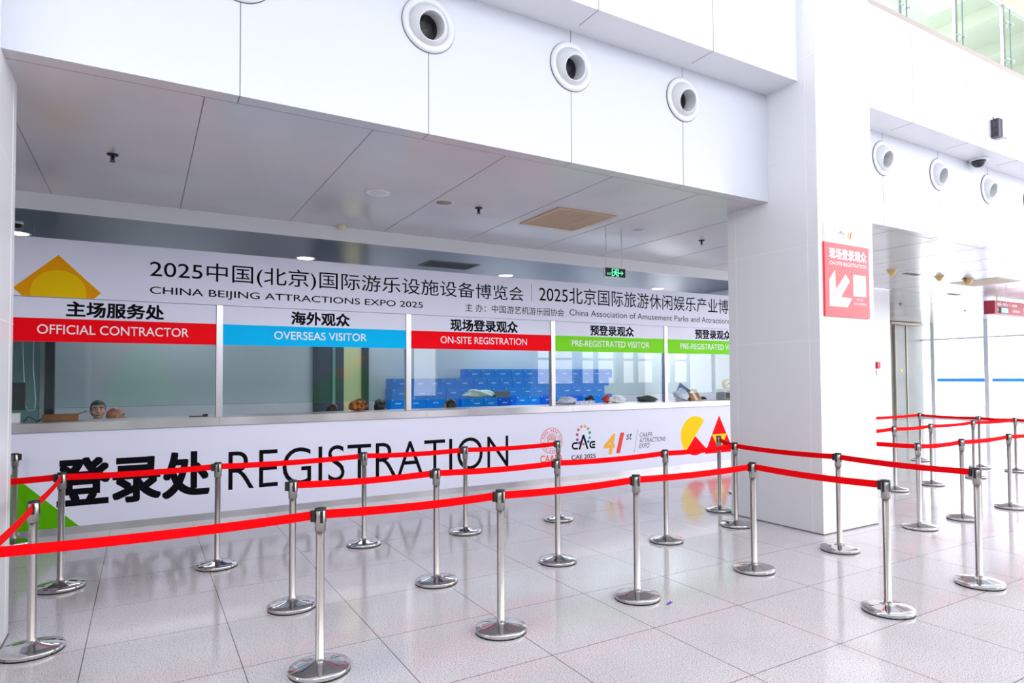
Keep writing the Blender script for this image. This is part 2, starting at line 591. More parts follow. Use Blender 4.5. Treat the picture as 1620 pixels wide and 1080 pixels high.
# ------------------------------------------------------------------ registration counter
BX0, BX1 = -1.65, 10.39
ct = thing('registration_counter', 'long registration counter with white printed banner front and steel top', 'counter', (0, 0, 0))
box('counter_body', BANNER, BX0, BX1, YB + 0.02, YB + 0.14, 0.082, 1.104, ct)
box('plinth', STEELSH, BX0, BX1, YB + 0.004, YB + 0.14, 0.0, 0.080, ct)['label'] = 'stainless steel plinth'
pl_ = MB().box(BX0, BX1, YB - 0.03, 9.15, 1.106, 1.205)
top = pl_.build('steel_countertop', STEELSH, ct, 0.004)
top['label'] = 'stainless steel countertop edge'
for x in (0.783, 3.42, 5.9, 8.3):
    MB().box(x - 0.0015, x + 0.0015, YB - 0.0312, YB - 0.03, 1.107, 1.204).build('sheet_seam', SEAM, top)
bn = box('banner', BANNER, BX0, BX1, YB, YB + 0.02, 0.081, 1.105, ct)
bn['label'] = 'white printed banner'
g = MB().prism([(BX0, 0.082), (-0.58, 0.082), (-1.165, 0.685), (BX0, 0.2)], YB - 0.001, YB)
g.build('green_triangle_print', GREEND, bn)
text('lettering', '登录处', -0.782, 0.674, 0.302, 0.802, YB, INK, bn, bold=0.030, label='bold black Chinese lettering')
text('lettering', 'REGISTRATION', 0.889, 4.73, 0.322, 0.79, YB, INK, bn, bold=-0.008, label='thin black English lettering')
# round red seal
RED2 = mat('seal_red', rgb(228, 92, 84), 0.5)
SEALO = mat('seal_orange', rgb(236, 92, 62), 0.5)


def ring(mb, cx, cz, r0, r1, y, a0=0, a1=360, n=40):
    o, i = arc(cx, cz, r1, a0, a1, n), arc(cx, cz, r0, a0, a1, n)
    for k in range(n):
        mb.prism([i[k], o[k], o[k + 1], i[k + 1]], y - 0.001, y)
    return mb


def seal(cx, cz, r, y, parent, m1=RED2, m2=SEALO, txt=True):
    mb = MB()
    ring(mb, cx, cz, r * 0.965, r, y); ring(mb, cx, cz, r * 0.90, r * 0.93, y); ring(mb, cx, cz, r * 0.60, r * 0.63, y)
    for k in range(26):
        a = math.radians(14 * k - 20)
        ca, sa = math.cos(a), math.sin(a)
        q = [(cx + ca * R - sa * w, cz + sa * R + ca * w) for R, w in ((r * .70, -r * .045), (r * .84, -r * .045), (r * .84, r * .045), (r * .70, r * .045))]
        if k % 5 != 4:
            mb.prism(q, y - 0.001, y)
    ring(mb, cx, cz + r * .12, r * .34, r * .40, y, -40, 200); ring(mb, cx, cz + r * .12, r * .22, r * .27, y, -60, 210)
    for dx in (-.10, 0, .10):
        mb.prism([(cx + r * (dx - .02), cz), (cx + r * (dx + .02), cz), (cx + r * (dx + .02), cz + r * .3), (cx + r * (dx - .02), cz + r * .3)], y - 0.001, y)
    mb.prism([(cx - r * .62, cz - r * .5), (cx - r * .56, cz - r * .5), (cx - r * .1, cz + r * .2), (cx - r * .16, cz + r * .2)], y - 0.001, y)
    mb.prism([(cx + r * .56, cz - r * .5), (cx + r * .62, cz - r * .5), (cx + r * .16, cz + r * .2), (cx + r * .1, cz + r * .2)], y - 0.001, y)
    ring(mb, cx, cz - r * .55, r * .30, r * .35, y, 10, 170)
    mb.build('seal_emblem', m1, parent)['label'] = 'round red seal emblem'
    if txt:
        text('lettering', 'CAAPA', cx - r * 1.02, cx + r * 1.02, cz - r * 1.62, cz - r * 1.08, y, m2, parent, bold=0.012, label='orange red CAAPA lettering')


def cae(cx, cz, w, y, parent, ink=INK, cap='CAE 2025'):
    """letters C A E under an arch of coloured dots; w = full width, cz = baseline"""
    cols = [(118, 60, 150), (150, 40, 110), (178, 44, 88), (196, 92, 92), (220, 130, 100), (228, 168, 110), (150, 170, 110), (40, 140, 110), (60, 170, 170), (40, 120, 170)]
    pp = [(-.17, .22), (-.255, .33), (-.26, .50), (-.205, .66), (-.085, .76), (.07, .765), (.20, .68), (.265, .54), (.26, .37), (.20, .24)]
    for k, (cc, (dx, dz)) in enumerate(zip(cols, pp)):
        MB().prism(arc(cx + dx * w, cz + dz * w, 0.052 * w, 0, 350, 18), y - 0.001, y).build('logo_dot', mat('dot_%d' % k, rgb(*cc), 0.5), parent)
    mb = MB()
    t = 0.062 * w
    # C
    ring(mb, cx - .36 * w, cz + .125 * w, .125 * w - t, .125 * w, y, 90, 270, 20)
    mb.prism([(cx - .36 * w, cz + .25 * w - t), (cx - .235 * w, cz + .25 * w - t), (cx - .235 * w, cz + .25 * w), (cx - .36 * w, cz + .25 * w)], y - .001, y)
    mb.prism([(cx - .36 * w, cz), (cx - .235 * w, cz), (cx - .235 * w, cz + t), (cx - .36 * w, cz + t)], y - .001, y)
    # A
    mb.prism([(cx - .21 * w, cz - .01 * w), (cx - .135 * w, cz - .01 * w), (cx, cz + .36 * w), (cx, cz + .48 * w), (cx - .035 * w, cz + .48 * w)], y - .001, y)
    mb.prism([(cx + .21 * w, cz - .01 * w), (cx + .135 * w, cz - .01 * w), (cx, cz + .36 * w), (cx, cz + .48 * w), (cx + .035 * w, cz + .48 * w)], y - .001, y)
    # E
    ring(mb, cx + .37 * w, cz + .125 * w, .125 * w - t, .125 * w, y, 90, 270, 20)
    for q in (0, .094, .188):
        mb.prism([(cx + .36 * w, cz + q * w), (cx + .49 * w, cz + q * w), (cx + .49 * w, cz + q * w + t), (cx + .36 * w, cz + q * w + t)], y - .001, y)
    mb.build('logo_letters', ink, parent)
    MB().prism([(cx - .05 * w, cz + .13 * w), (cx + .05 * w, cz + .13 * w), (cx + .05 * w, cz + .17 * w), (cx, cz + .2 * w), (cx - .05 * w, cz + .17 * w)], y - .001, y).build('logo_arc', REDP, parent)
    if cap:
        text('lettering', cap, cx - .5 * w, cx + .5 * w, cz - .33 * w, cz - .19 * w, y, ink, parent, bold=0.012)


seal(5.507, 0.662, 0.205, YB, bn)
cae(6.122, 0.495, 0.476, YB, bn)
text('lettering', '4', 6.535, 6.765, 0.385, 0.70, YB, mat('amber_print', rgb(246, 176, 50), 0.45), bn, bold=0.024, shear=0.25, label='amber digit 4')
text('lettering', '1', 6.805, 6.95, 0.392, 0.71, YB, mat('scarlet_print', rgb(240, 50, 40), 0.45), bn, bold=0.024, shear=0.25, label='red digit 1')
text('lettering', 'st', 7.005, 7.135, 0.595, 0.70, YB, INK, bn, shear=0.25)
MB().prism([(7.172, 0.365), (7.177, 0.365), (7.266, 0.769), (7.261, 0.769)], YB - .001, YB).build('divider_line', INKG, bn)
text('lettering', 'CAAPA', 7.302, 7.585, 0.622, 0.700, YB, INKG, bn, shear=0.25)
text('lettering', 'ATTRACTIONS', 7.292, 7.895, 0.528, 0.606, YB, INKG, bn, shear=0.25)
text('lettering', 'EXPO', 7.285, 7.52, 0.434, 0.512, YB, INKG, bn, shear=0.25)
# big C and A figures
MB().prism(arc(8.612, 0.582, 0.354, 49, 229, 40), YB - .001, YB).build('yellow_figure', YELP, bn)
MB().prism([(8.612, 0.575)] + arc(8.612, 0.582, 0.354, 229, 318, 24), YB - .001, YB).build('red_wedge_figure', REDP, bn)
MB().prism([(9.46, 0.235), (10.23, 0.235), (9.85, 0.926)], YB - .0008, YB).build('green_figure', GREENP, bn)
MB().prism([(8.848, 0.235), (9.612, 0.235), (9.231, 0.926)], YB - .0014, YB).build('red_triangle_figure', REDP, bn)
MB().prism([(9.035, 0.582), (9.432, 0.582), (9.235, 0.27)], YB - .002, YB - .0014).build('yellow_triangle_figure', YELP, bn)

# header sign above the windows
hs = thing('header_sign', 'long white overhead sign with expo title in black above the counter windows', 'sign', (0, 0, 0))
hp = box('sign_panel', BANNER, BX0, BX1, YB, YB + 0.09, 2.551, 3.184, hs)
MB().prism([(-1.178, 2.632), (-0.795, 3.01), (-0.407, 2.617), (-0.475, 2.552), (-1.10, 2.552)], YB - .001, YB).build('orange_diamond_print', ORANGEP, hs)
MB().prism([(-1.03, 2.552)] + [q for q in reversed(arc(-0.787, 2.60, 0.245, -11, 191, 40))][1:-1] + [(-0.545, 2.552)], YB - .0016, YB - .001).build('yellow_sun_print', YELD, hs)
text('lettering', '2025中国(北京)国际游乐设施设备博览会', 0.055, 5.021, 2.795, 3.052, YB, INK, hs, bold=0.002)
text('lettering', 'CHINA BEIJING ATTRACTIONS EXPO 2025', 0.057, 3.37, 2.619, 2.728, YB, INK, hs, bold=0.006)
text('lettering', '主 办：中国游艺机游乐园协会', 4.025, 5.76, 2.628, 2.746, YB, INK, hs)
text('lettering', 'China Association of Amusement Parks and Attractions', 5.868, 9.56, 2.652, 2.752, YB, INKG, hs)
text('lettering', '2025北京国际旅游休闲娱乐产业博', 5.296, 9.52, 2.838, 3.108, YB, INK, hs, bold=0.002)
box('divider_line', INKG, 5.155, 5.161, YB - 0.001, YB, 2.843, 3.109, hs)

# mullions, sill level glazing and transom signs
MX = [-1.593, 0.783, 3.159, 5.551, 7.928, 10.31]
for i, x in enumerate(MX):
    struct(box('trim_%d' % (i + 1), STEELSH, x - 0.036, x + 0.036, YB - 0.004, YB + 0.08, 1.206, 2.55, None, 0.003))
BAYS = [('主场服务处', -0.718, 0.195, 2.350, 2.512, 'OFFICIAL CONTRACTOR', -0.970, 0.455, REDP, 'red band reading OFFICIAL CONTRACTOR'),
        ('海外观众', 1.607, 2.339, 2.350, 2.512, 'OVERSEAS VISITOR', 1.400, 2.572, CYANP, 'cyan band reading OVERSEAS VISITOR'),
        ('现场登录观众', 3.797, 4.906, 2.342, 2.510, 'ON-SITE REGISTRATION', 3.640, 5.073, REDP, 'red band reading ON-SITE REGISTRATION'),
        ('预登录观众', 6.285, 7.201, 2.346, 2.510, 'PRE-REGISTRATED VISITOR', 5.913, 7.553, GREENP, 'green band, right of the ON-SITE REGISTRATION sign'),
        ('预登录观众', 8.655, 9.571, 2.352, 2.520, 'PRE-REGISTRATED VISITOR', 8.284, 9.924, GREENP, 'green band, cut off by the white pillar')]
for i, (zh, a, b, z0, z1, en, ea, eb, bm, lab) in enumerate(BAYS):
    x0, x1 = MX[i] + 0.037, MX[i + 1] - 0.037
    t = thing('window_sign', 'white sign above counter window with ' + lab, 'sign', (0, 0, 0), 0, 'signs over the counter windows')
    box('sign_panel', BANNER, x0, x1, YB + 0.01, YB + 0.03, 2.072, 2.544, t)
    bd = MB().box(x0, x1, YB + 0.008, YB + 0.01, 2.072, 2.322).build('colour_band', bm, t)
    text('lettering', zh, a, b, z0, z1, YB + 0.01, INK, t, bold=0.027, label='bold black Chinese lettering')
    text('lettering', en, ea, eb, 2.155, 2.257, YB + 0.008, WHITEP, bd, bold=0.006, label='white English lettering')
    w = struct(box('window_%d' % (i + 3), GLASS, x0, x1, YB + 0.034, YB + 0.042, 1.36, 2.072))
    box('glass_edge', mat('green_glass_edge', rgb(60, 110, 108), 0.2), x0, x1, YB + 0.0335, YB + 0.0425, 1.357, 1.3605, w)

# ------------------------------------------------------------------ room behind the windows
ROOMW = vary(mat('room_wall', rgb(186, 194, 202), 0.6), 0.6, rgb(182, 190, 199), rgb(190, 198, 206))
struct(box('wall_room_back', ROOMW, BX0, 10.4, 12.0, 12.1, 0, ZR))
struct(box('wall_room_left', ROOMW, BX0 - 0.12, BX0 - 0.02, YB, 12.1, 0, ZR))
DARKB = mat('dark_blue_frame', rgb(38, 48, 62), 0.4)
d2 = struct(MB().box(2.615, 2.70, 11.94, 12.0, 0, 3.2).box(3.486, 3.618, 11.94, 12.0, 0, 3.2).box(2.70, 3.486, 11.94, 12.0, 3.1, 3.2).build('door_2', DARKB))
box('door_leaf', mat('slate_door', rgb(52, 66, 84), 0.4), 2.70, 3.158, 11.96, 12.0, 0, 3.1, d2)
box('door_pane', mat('pale_yellow_pane', rgb(206, 206, 160), 0.3), 3.158, 3.486, 11.97, 12.0, 0, 3.1, d2)
MB().box(2.95, 3.0, 11.94, 11.96, 0.9, 2.6).build('door_handle', mat('teal_handle', rgb(120, 160, 160), 0.3, metal=0.5), d2)
# glazed screen with dark post at the left end
sc_ = struct(box('trim_7', mat('dark_post', rgb(40, 44, 50), 0.4), -1.07, -0.975, 10.25, 10.35, 0, 3.2))
MB().box(-1.125, -1.075, 10.26, 10.34, 0, 3.2).build('post_lining', mat('pale_lining', rgb(150, 158, 150), 0.5), sc_)
struct(box('wall_screen', mat('teal_panel', rgb(112, 146, 146), 0.4), BX0, -1.125, 10.28, 10.32, 0, 3.2))

# low cabinet carrying the cartons
cb = thing('storage_cabinet', 'white storage cabinet under the blue cartons behind the counter', 'cabinet', (0, 0, 0))
CABW = mat('cabinet_white', rgb(214, 216, 220), 0.5)
box('cabinet_body', CABW, 3.85, 9.1, 10.62, 11.98, 0, 0.90, cb)
box('cabinet_top', CABW, 3.83, 9.12, 10.60, 11.99, 0.90, 0.92, cb)

# blue cartons
BOXB = vary(mat('blue_carton', rgb(0, 128, 222), 0.6, spec=0.15), 3, rgb(0, 122, 216), rgb(4, 138, 230))
BOXD = vary(mat('deep_blue_carton', rgb(0, 92, 214), 0.6, spec=0.15), 3, rgb(0, 84, 206), rgb(0, 100, 222))
PRT = mat('pale_print', rgb(196, 220, 236), 0.5)


def carton_proto(w, m, lab=None):
    d, h = 0.36, 0.18
    o = box('gift_carton', m, -w / 2, w / 2, 0, d, 0, h, None, 0.003)
    s = MB()
    for k in range(5):
        s.box(-0.05 + k * 0.022, -0.05 + k * 0.022 + 0.016, -0.0012, 0, 0.075, 0.093)
    s.box(-w / 2 + 0.03, -w / 2 + 0.055, -0.0012, 0, 0.14, 0.15)
    s.build('print', PRT, o)
    return o


PROTO = {}
ORD = ['first', 'second', 'third', 'fourth', 'fifth', 'sixth', 'seventh', 'eighth', 'ninth', 'tenth', 'eleventh', 'twelfth', 'thirteenth', 'fourteenth', 'fifteenth', 'sixteenth', 'seventeenth', 'eighteenth', 'nineteenth', 'twentieth', 'twenty-first', 'twenty-second', 'twenty-third']


def carton(x, y, z, w, m, label, group):
    key = (w, m.name)
    if key not in PROTO:
        PROTO[key] = o = carton_proto(w, m)
    else:
        o = copy_tree(PROTO[key])
    o.location = (x + w / 2, y, z)
    tag(o, label, 'carton', group)


TIERS = [('lowest', 0.921, 3.90, 9.06), ('second lowest', 1.103, 3.91, 9.05), ('middle', 1.285, 3.93, 9.02), ('second highest', 1.467, 3.94, 9.0), ('topmost', 1.649, 5.48, 9.0)]
for tn, z, xa, xb in TIERS:
    x = xa; n = 0
    pat = random.Random(tn)
    while True:
        w = 0.285 if pat.random() < 0.72 else 0.40
        if x + w > xb + 0.06:
            break
        if tn != 'lowest' or True:
            carton(x, 11.56, z, w, BOXD if tn in ('lowest', 'second lowest') and pat.random() < 0.4 else BOXB,
                   'blue printed carton, %s from the left in the %s tier against the back wall' % (ORD[n], tn), 'blue cartons stacked along the back wall')
        n += 1
        x += w + 0.004
for k, x in enumerate((5.12, 5.41, 5.70)):
    for lev, z in (('upper', 1.103), ('lower', 0.921)):
        carton(x, 10.72, z, 0.285, BOXD if k == 2 else BOXB, 'blue carton in the front pile under the cloth bundle, %s one of the %s column' % (lev, ('left', 'middle', 'right')[k]), 'blue cartons in the front pile')

# cloth bundle and grey board on the front pile
CLOTH = vary(mat('pale_cloth', rgb(200, 212, 204), 0.9), 14, rgb(188, 202, 194), rgb(214, 222, 214), bump=0.4)


def lump(name, m, c, sx, sy, sz, seed, rough=0.35, sub=(28, 18), parent=None):
    rnd = random.Random(seed)
    ph = [(rnd.uniform(0, 6), rnd.uniform(2, 6), rnd.uniform(2, 6)) for _ in range(5)]
    mb = MB().ball((0, 0, 0), 1.0, sub)
    nv = []
    for (x, y, z) in mb.v:
        k = 1 + rough * sum(math.sin(p + a * x + b * z + (a - b) * y) for p, a, b in ph) / 5
        zz = z * k
        if zz < 0:
            zz *= 0.35
        nv.append((x * k * sx, y * k * sy, zz * sz))
    zmin = min(v[2] for v in nv)
    mb.v = [(a, b, q - zmin) for a, b, q in nv]
    return mb.build(name, m, parent, loc=c)


tag(lump('cloth_bundle', CLOTH, (5.40, 10.9, 1.286), 0.31, 0.13, 0.11, 3, 0.5), 'crumpled pale green cloth bundle lying on the front blue cartons', 'cloth')
tag(box('grey_board', mat('grey_card', rgb(120, 122, 118), 0.8), 5.72, 6.02, 10.84, 10.98, 1.286, 1.40), 'flat grey cardboard piece beside the cloth bundle on cartons', 'cardboard')

# things on the countertop
CTZ = 1.206
mo = thing('monitor', 'black computer monitor at the left end of the counter', 'monitor', (-1.35, 9.0, CTZ))
MB().box(-0.24, 0.24, -0.02, 0.02, 0.13, 0.43).build('screen', BLACKP, mo, 0.004)
MB().box(-0.03, 0.03, 0.0, 0.03, 0.01, 0.2).build('neck', BLACKP, mo)
MB().box(-0.12, 0.12, -0.07, 0.09, 0.0, 0.012).build('foot', BLACKP, mo)
tag(MB().box(-0.11, 0.11, -0.05, 0.05, 0, 0.10).build('white_carton', mat('white_card', rgb(226, 228, 234), 0.7), loc=(-1.25, 8.87, CTZ)), 'small white carton below the black monitor', 'box')
cbn = thing('open_carton', 'low brown cardboard carton with open flap on the counter left end', 'carton', (-0.76, 8.98, CTZ), 0.05)
BRN = vary(mat('brown_card', rgb(120, 84, 50), 0.8), 5, rgb(108, 74, 44), rgb(132, 94, 58))
bm_ = MB().box(-0.19, 0.13, -0.10, 0.10, 0, 0.006)
bm_.box(-0.19, 0.13, -0.10, -0.094, 0, 0.07).box(-0.19, 0.13, 0.094, 0.10, 0, 0.07).box(-0.19, -0.184, -0.1, 0.1, 0, 0.07).box(0.124, 0.13, -0.1, 0.1, 0, 0.07)
bm_.build('carton_body', BRN, cbn)
MB().box(0, 0.09, -0.1, 0.1, 0, 0.005, Matrix.Translation((0.13, 0, 0.066)) @ Matrix.Rotation(-0.35, 4, 'Y')).build('flap', BRN, cbn)
MB().tube([(-1.10, 8.8, 1.212), (-1.06, 8.82, 1.27), (-1.0, 8.8, 1.23), (-0.97, 8.84, 1.212), (-0.93, 8.78, 1.25), (-0.98, 8.72, 1.212)], 0.006).build('cable_tangle', BLACKP)
tag(bpy.data.objects['cable_tangle'], 'tangled black cable lying on counter left end', 'cable')
tag(MB().tube([(-1.19, 9.3, 3.45), (-1.185, 9.3, 2.2), (-1.16, 9.3, 1.6), (-1.145, 9.3, 1.36), (-1.11, 9.3, 1.31), (-1.06, 9.3, 1.33), (-1.055, 9.3, 1.45), (-1.08, 9.3, 1.8), (-1.09, 9.3, 3.45)], 0.004).build('hanging_cable', mat('white_cord', rgb(214, 222, 222), 0.5)), 'thin white cord loop hanging inside the leftmost window', 'cord')
hd = thing('handset', 'black handset lying on the steel counter below OFFICIAL CONTRACTOR window', 'phone', (0.58, 8.86, CTZ), 0.1)
MB().box(-0.10, 0.10, -0.02, 0.02, 0, 0.012).build('grip', BLACKP, hd, 0.004)
MB().box(0.05, 0.105, -0.024, 0.024, 0.0, 0.032).build('earpiece', BLACKP, hd, 0.005)
tag(lump('dark_green_bag', vary(mat('dark_green_cloth', rgb(52, 66, 58), 0.8), 9, rgb(44, 56, 50), rgb(62, 76, 66)), (7.82, 8.98, CTZ), 0.24, 0.09, 0.085, 12, 0.3), 'flat dark green cloth bag on the counter before a green banded window', 'bag')
tag(lump('plastic_bag', vary(mat('white_plastic', rgb(228, 230, 234), 0.35), 12, rgb(215, 218, 224), rgb(240, 241, 244), bump=0.5), (7.16, 9.0, CTZ), 0.17, 0.09, 0.10, 21, 0.6), 'crumpled white plastic bag on the counter beside a red bag', 'bag')
tag(lump('red_bag', vary(mat('red_plastic', rgb(196, 40, 44), 0.4), 12, rgb(180, 28, 34), rgb(214, 56, 56)), (6.93, 9.02, CTZ), 0.07, 0.06, 0.10, 5, 0.5), 'small crumpled red bag on the counter beside white plastic bag', 'bag')
tag(lump('grey_bag', vary(mat('pale_grey_plastic', rgb(190, 196, 210), 0.45), 9, rgb(176, 182, 198), rgb(206, 210, 222)), (6.06, 8.98, CTZ), 0.17, 0.08, 0.085, 8, 0.5), 'crumpled pale grey bag on the counter before blue cartons', 'bag')
tag(box('paper_pack', vary(mat('white_paper', rgb(220, 222, 236), 0.7), 40, rgb(150, 156, 200), rgb(236, 237, 242)), 6.22, 6.62, 8.93, 9.05, CTZ, CTZ + 0.045), 'low white paper pack with printed spots on the counter', 'paper')
tag(lump('patterned_bag', vary(mat('red_black_cloth', rgb(120, 40, 24), 0.8), 26, rgb(40, 20, 18), rgb(196, 110, 40), detail=1), (2.58, 9.02, CTZ), 0.13, 0.07, 0.12, 31, 0.35), 'red and gold patterned bag on counter before the dark door', 'bag')
# heap with leaning brown carton
lc = thing('leaning_carton', 'taped brown cardboard carton leaning on the counter near the pillar', 'carton', (9.10, 8.99, CTZ))
Mt = Matrix.Rotation(-0.62, 4, 'Y')
zc = 0.0
MB().box(-0.22, 0.0, -0.06, 0.06, 0, 0.26, Matrix.Translation((0.06, 0, 0.002)) @ Matrix.Rotation(-0.62, 4, 'Y')).build('carton_body', vary(mat('kraft_card', rgb(170, 124, 84), 0.8), 5, rgb(160, 114, 74), rgb(180, 134, 92)), lc)
MB().box(-0.14, -0.08, -0.0615, 0.0, 0.0, 0.262, Matrix.Translation((0.06, 0, 0.002)) @ Matrix.Rotation(-0.62, 4, 'Y')).build('tape', mat('pale_tape', rgb(214, 200, 190), 0.4), lc)
tag(lump('white_sack', vary(mat('white_sack_plastic', rgb(206, 210, 224), 0.5), 8, rgb(190, 196, 214), rgb(222, 226, 236)), (8.66, 8.98, CTZ), 0.17, 0.09, 0.16, 44, 0.35), 'pale plastic sack slumped against the leaning brown carton', 'bag')
tag(MB().box(-0.16, 0.16, -0.008, 0.008, 0, 0.20, Matrix.Rotation(0.5, 4, 'Y')).build('blue_folder', mat('navy_folder', rgb(48, 60, 150), 0.5), loc=(8.82, 9.12, CTZ + 0.08)), 'dark blue folder propped behind the leaning brown carton', 'folder')
pr = thing('cash_box', 'grey metal box with black front panel on counter beside the pillar', 'box', (9.90, 9.0, CTZ))
MB().box(-0.16, 0.18, -0.10, 0.12, 0, 0.205).build('case', mat('grey_case', rgb(150, 152, 154), 0.45), pr, 0.006)
MB().box(-0.13, 0.06, -0.104, -0.10, 0.02, 0.13).build('front_panel', BLACKP, pr)
MB().box(-0.11, 0.05, -0.104, -0.10, 0.155, 0.175).build('slot', BLACKP, pr)
rb = thing('tape_roll', 'round yellow rimmed white disc standing on the grey metal box', 'roll', (9.88, 9.0, CTZ + 0.206))
Mr = Matrix.Translation((0.04, 0.05, 0.095)) @ Matrix.Rotation(PI / 2, 4, 'X')
MB().lathe([(0.07, 0.0), (0.095, 0.0), (0.095, 0.08), (0.07, 0.08)], Mr).build('rim', mat('mustard_rim', rgb(190, 150, 60), 0.5), rb)
MB().lathe([(0.068, 0.005), (0.068, 0.085)], Mr).build('disc', mat('pale_disc', rgb(216, 214, 196), 0.5), rb)
MB().prism([(-0.01, 0.05), (0.10, 0.12), (0.09, 0.14), (-0.02, 0.07)], -0.038, -0.0355).build('green_mark', mat('green_mark', rgb(50, 86, 56), 0.5), rb)

# ------------------------------------------------------------------ people behind the counter
SKIN = vary(mat('skin', rgb(196, 150, 128), 0.5), 14, rgb(188, 140, 118), rgb(202, 158, 136))
SKINB = vary(mat('tanned_skin', rgb(160, 104, 82), 0.35), 14, rgb(152, 98, 76), rgb(168, 112, 90))
HAIR = vary(mat('black_hair', rgb(20, 17, 17), 0.5), 60, rgb(14, 12, 12), rgb(30, 26, 25))


def remeshed(name, mb, voxel, m, parent, smooth_it=4):
    o = mb.build(name, m)
    r = o.modifiers.new('r', 'REMESH'); r.mode = 'VOXEL'; r.voxel_size = voxel; r.use_smooth_shade = True
    sm = o.modifiers.new('s', 'SMOOTH'); sm.iterations = smooth_it; sm.factor = 0.5
    dg = bpy.context.evaluated_depsgraph_get()
    me = bpy.data.meshes.new_from_object(o.evaluated_get(dg))
    bpy.data.objects.remove(o)
    me.name = name
    me.materials.clear(); me.materials.append(m)
    o = bpy.data.objects.new(name, me)
    COL.objects.link(o)
    if parent:
        o.parent = parent
    return o


def limb(mb, pts, rs, seg=14):
    for i in range(len(pts) - 1):
        a, b = Vector(pts[i]), Vector(pts[i + 1])
        mb.tube([a, b], rs[i], seg, rs[i + 1])
    for p, r in zip(pts, rs):
        mb.ball(p, r, (seg, 10))


def body_mesh(head_yaw=0.0):
    """seated adult facing -Y, origin on the floor below the hips, crown at 1.33"""
    mb = MB()
    # torso
    for (y, z, rx, ry) in ((0.05, 0.50, .17, .12), (0.06, 0.60, .155, .115), (0.06, 0.72, .145, .105), (0.05, 0.84, .16, .11), (0.04, 0.93, .17, .105), (0.03, 0.99, .155, .085)):
        mb.ball((0, y, z), 1.0, (20, 12), rx, ry, 0.10)
    limb(mb, [(0, 0.03, 1.0), (0, 0.0, 1.10)], [.058, .052])
    # head
    h0 = len(mb.v)
    mb.ball((0, -0.01, 1.225), 1.0, (24, 18), .076, .094, .105)
    mb.ball((0, -0.035, 1.165), 1.0, (20, 14), .058, .066, .062)
    mb.ball((0, -0.085, 1.122), 1.0, (12, 8), .026, .018, .018)       # chin
    mb.ball((0, -0.098, 1.245), 1.0, (14, 8), .05, .012, .010)       # brow
    mb.ball((0, -0.112, 1.195), 1.0, (12, 8), .017, .020, .014)      # nose tip
    limb(mb, [(0, -0.103, 1.235), (0, -0.112, 1.20)], [.009, .012], 10)
    mb.ball((0, -0.098, 1.158), 1.0, (12, 8), .026, .012, .008)      # lips
    for sx in (-1, 1):
        mb.ball((sx * 0.048, -0.07, 1.185), 1.0, (12, 8), .022, .022, .022)   # cheek
        mb.ball((sx * 0.078, 0.0, 1.205), 1.0, (10, 8), .012, .020, .033)     # ear
    Rh = Matrix.Rotation(head_yaw, 4, 'Z')
    mb.v[h0:] = [tuple(Rh @ Vector(p)) for p in mb.v[h0:]]
    for sx in (-1, 1):
        sh, el, wr = (sx * .175, .04, .975), (sx * .225, -.02, .72), (sx * .13, -.22, .63)
        limb(mb, [(sx * .06, .03, 1.0), sh, el, wr], [.06, .062, .046, .031])
        # hand resting on the thigh
        d = Vector((-sx * .12, -.95, -.1)).normalized()
        pc = Vector(wr) + d * .05
        mb.ball(pc, 1.0, (12, 8), .042, .052, .02)
        for k, (off, ln) in enumerate(((-.032, .062), (-.011, .075), (.011, .07), (.031, .055))):
            a = pc + d * .042 + Vector((off, 0, 0))
            b = a + d * ln * .55 + Vector((0, 0, -.006)); c_ = b + d * ln * .45 + Vector((0, 0, -.02))
            limb(mb, [a, b, c_], [.0105, .0095, .0085], 8)
        a = pc + Vector((-sx * .036, .01, 0))
        limb(mb, [a, a + Vector((-sx * .024, -.03, -.004)), a + Vector((-sx * .03, -.058, -.012))], [.012, .011, .009], 8)
        limb(mb, [(sx * .09, .04, .50), (sx * .11, -.38, .50), (sx * .11, -.36, .09)], [.092, .064, .044])
        limb(mb, [(sx * .11, -.34, .05), (sx * .11, -.50, .032)], [.042, .032])
    return mb


p0 = bpy.data.objects.new('person', None)
BODYS = {}
for hy in (0.0, 1.25):
    BODY = remeshed('person', body_mesh(hy), 0.0068, SKIN, None, 3)
    BODYS[hy] = BODY.data
    bpy.data.objects.remove(BODY)
bpy.data.objects.remove(p0)
jk = MB()
for (y, z, rx, ry) in ((0.05, 0.52, .19, .14), (0.06, 0.62, .175, .133), (0.06, 0.73, .168, .125), (0.05, 0.85, .182, .128), (0.04, 0.94, .188, .122), (0.03, 0.99, .165, .10)):
    jk.ball((0, y, z), 1.0, (20, 12), rx, ry, 0.10)
for sx in (-1, 1):
    limb(jk, [(sx * .06, .03, 1.0), (sx * .178, .04, .98), (sx * .228, -.02, .72), (sx * .14, -.20, .635)], [.07, .075, .060, .046])
limb(jk, [(0, .03, 1.0), (0, .015, 1.06)], [.075, .064])
JACK = remeshed('jacket', jk, 0.012, mat('dark_cloth', rgb(34, 36, 44), 0.85), None, 4)
JACKM = JACK.data
bpy.data.objects.remove(JACK)
tr = MB()
for sx in (-1, 1):
    limb(tr, [(sx * .085, .05, .50), (sx * .11, -.39, .50), (sx * .11, -.365, .11)], [.108, .08, .062])
tr.ball((0, .05, .50), 1.0, (20, 12), .185, .13, .10)
TROU = remeshed('trousers', tr, 0.012, mat('trouser_cloth', rgb(28, 30, 40), 0.85), None, 4)
TROUM = TROU.data
bpy.data.objects.remove(TROU)


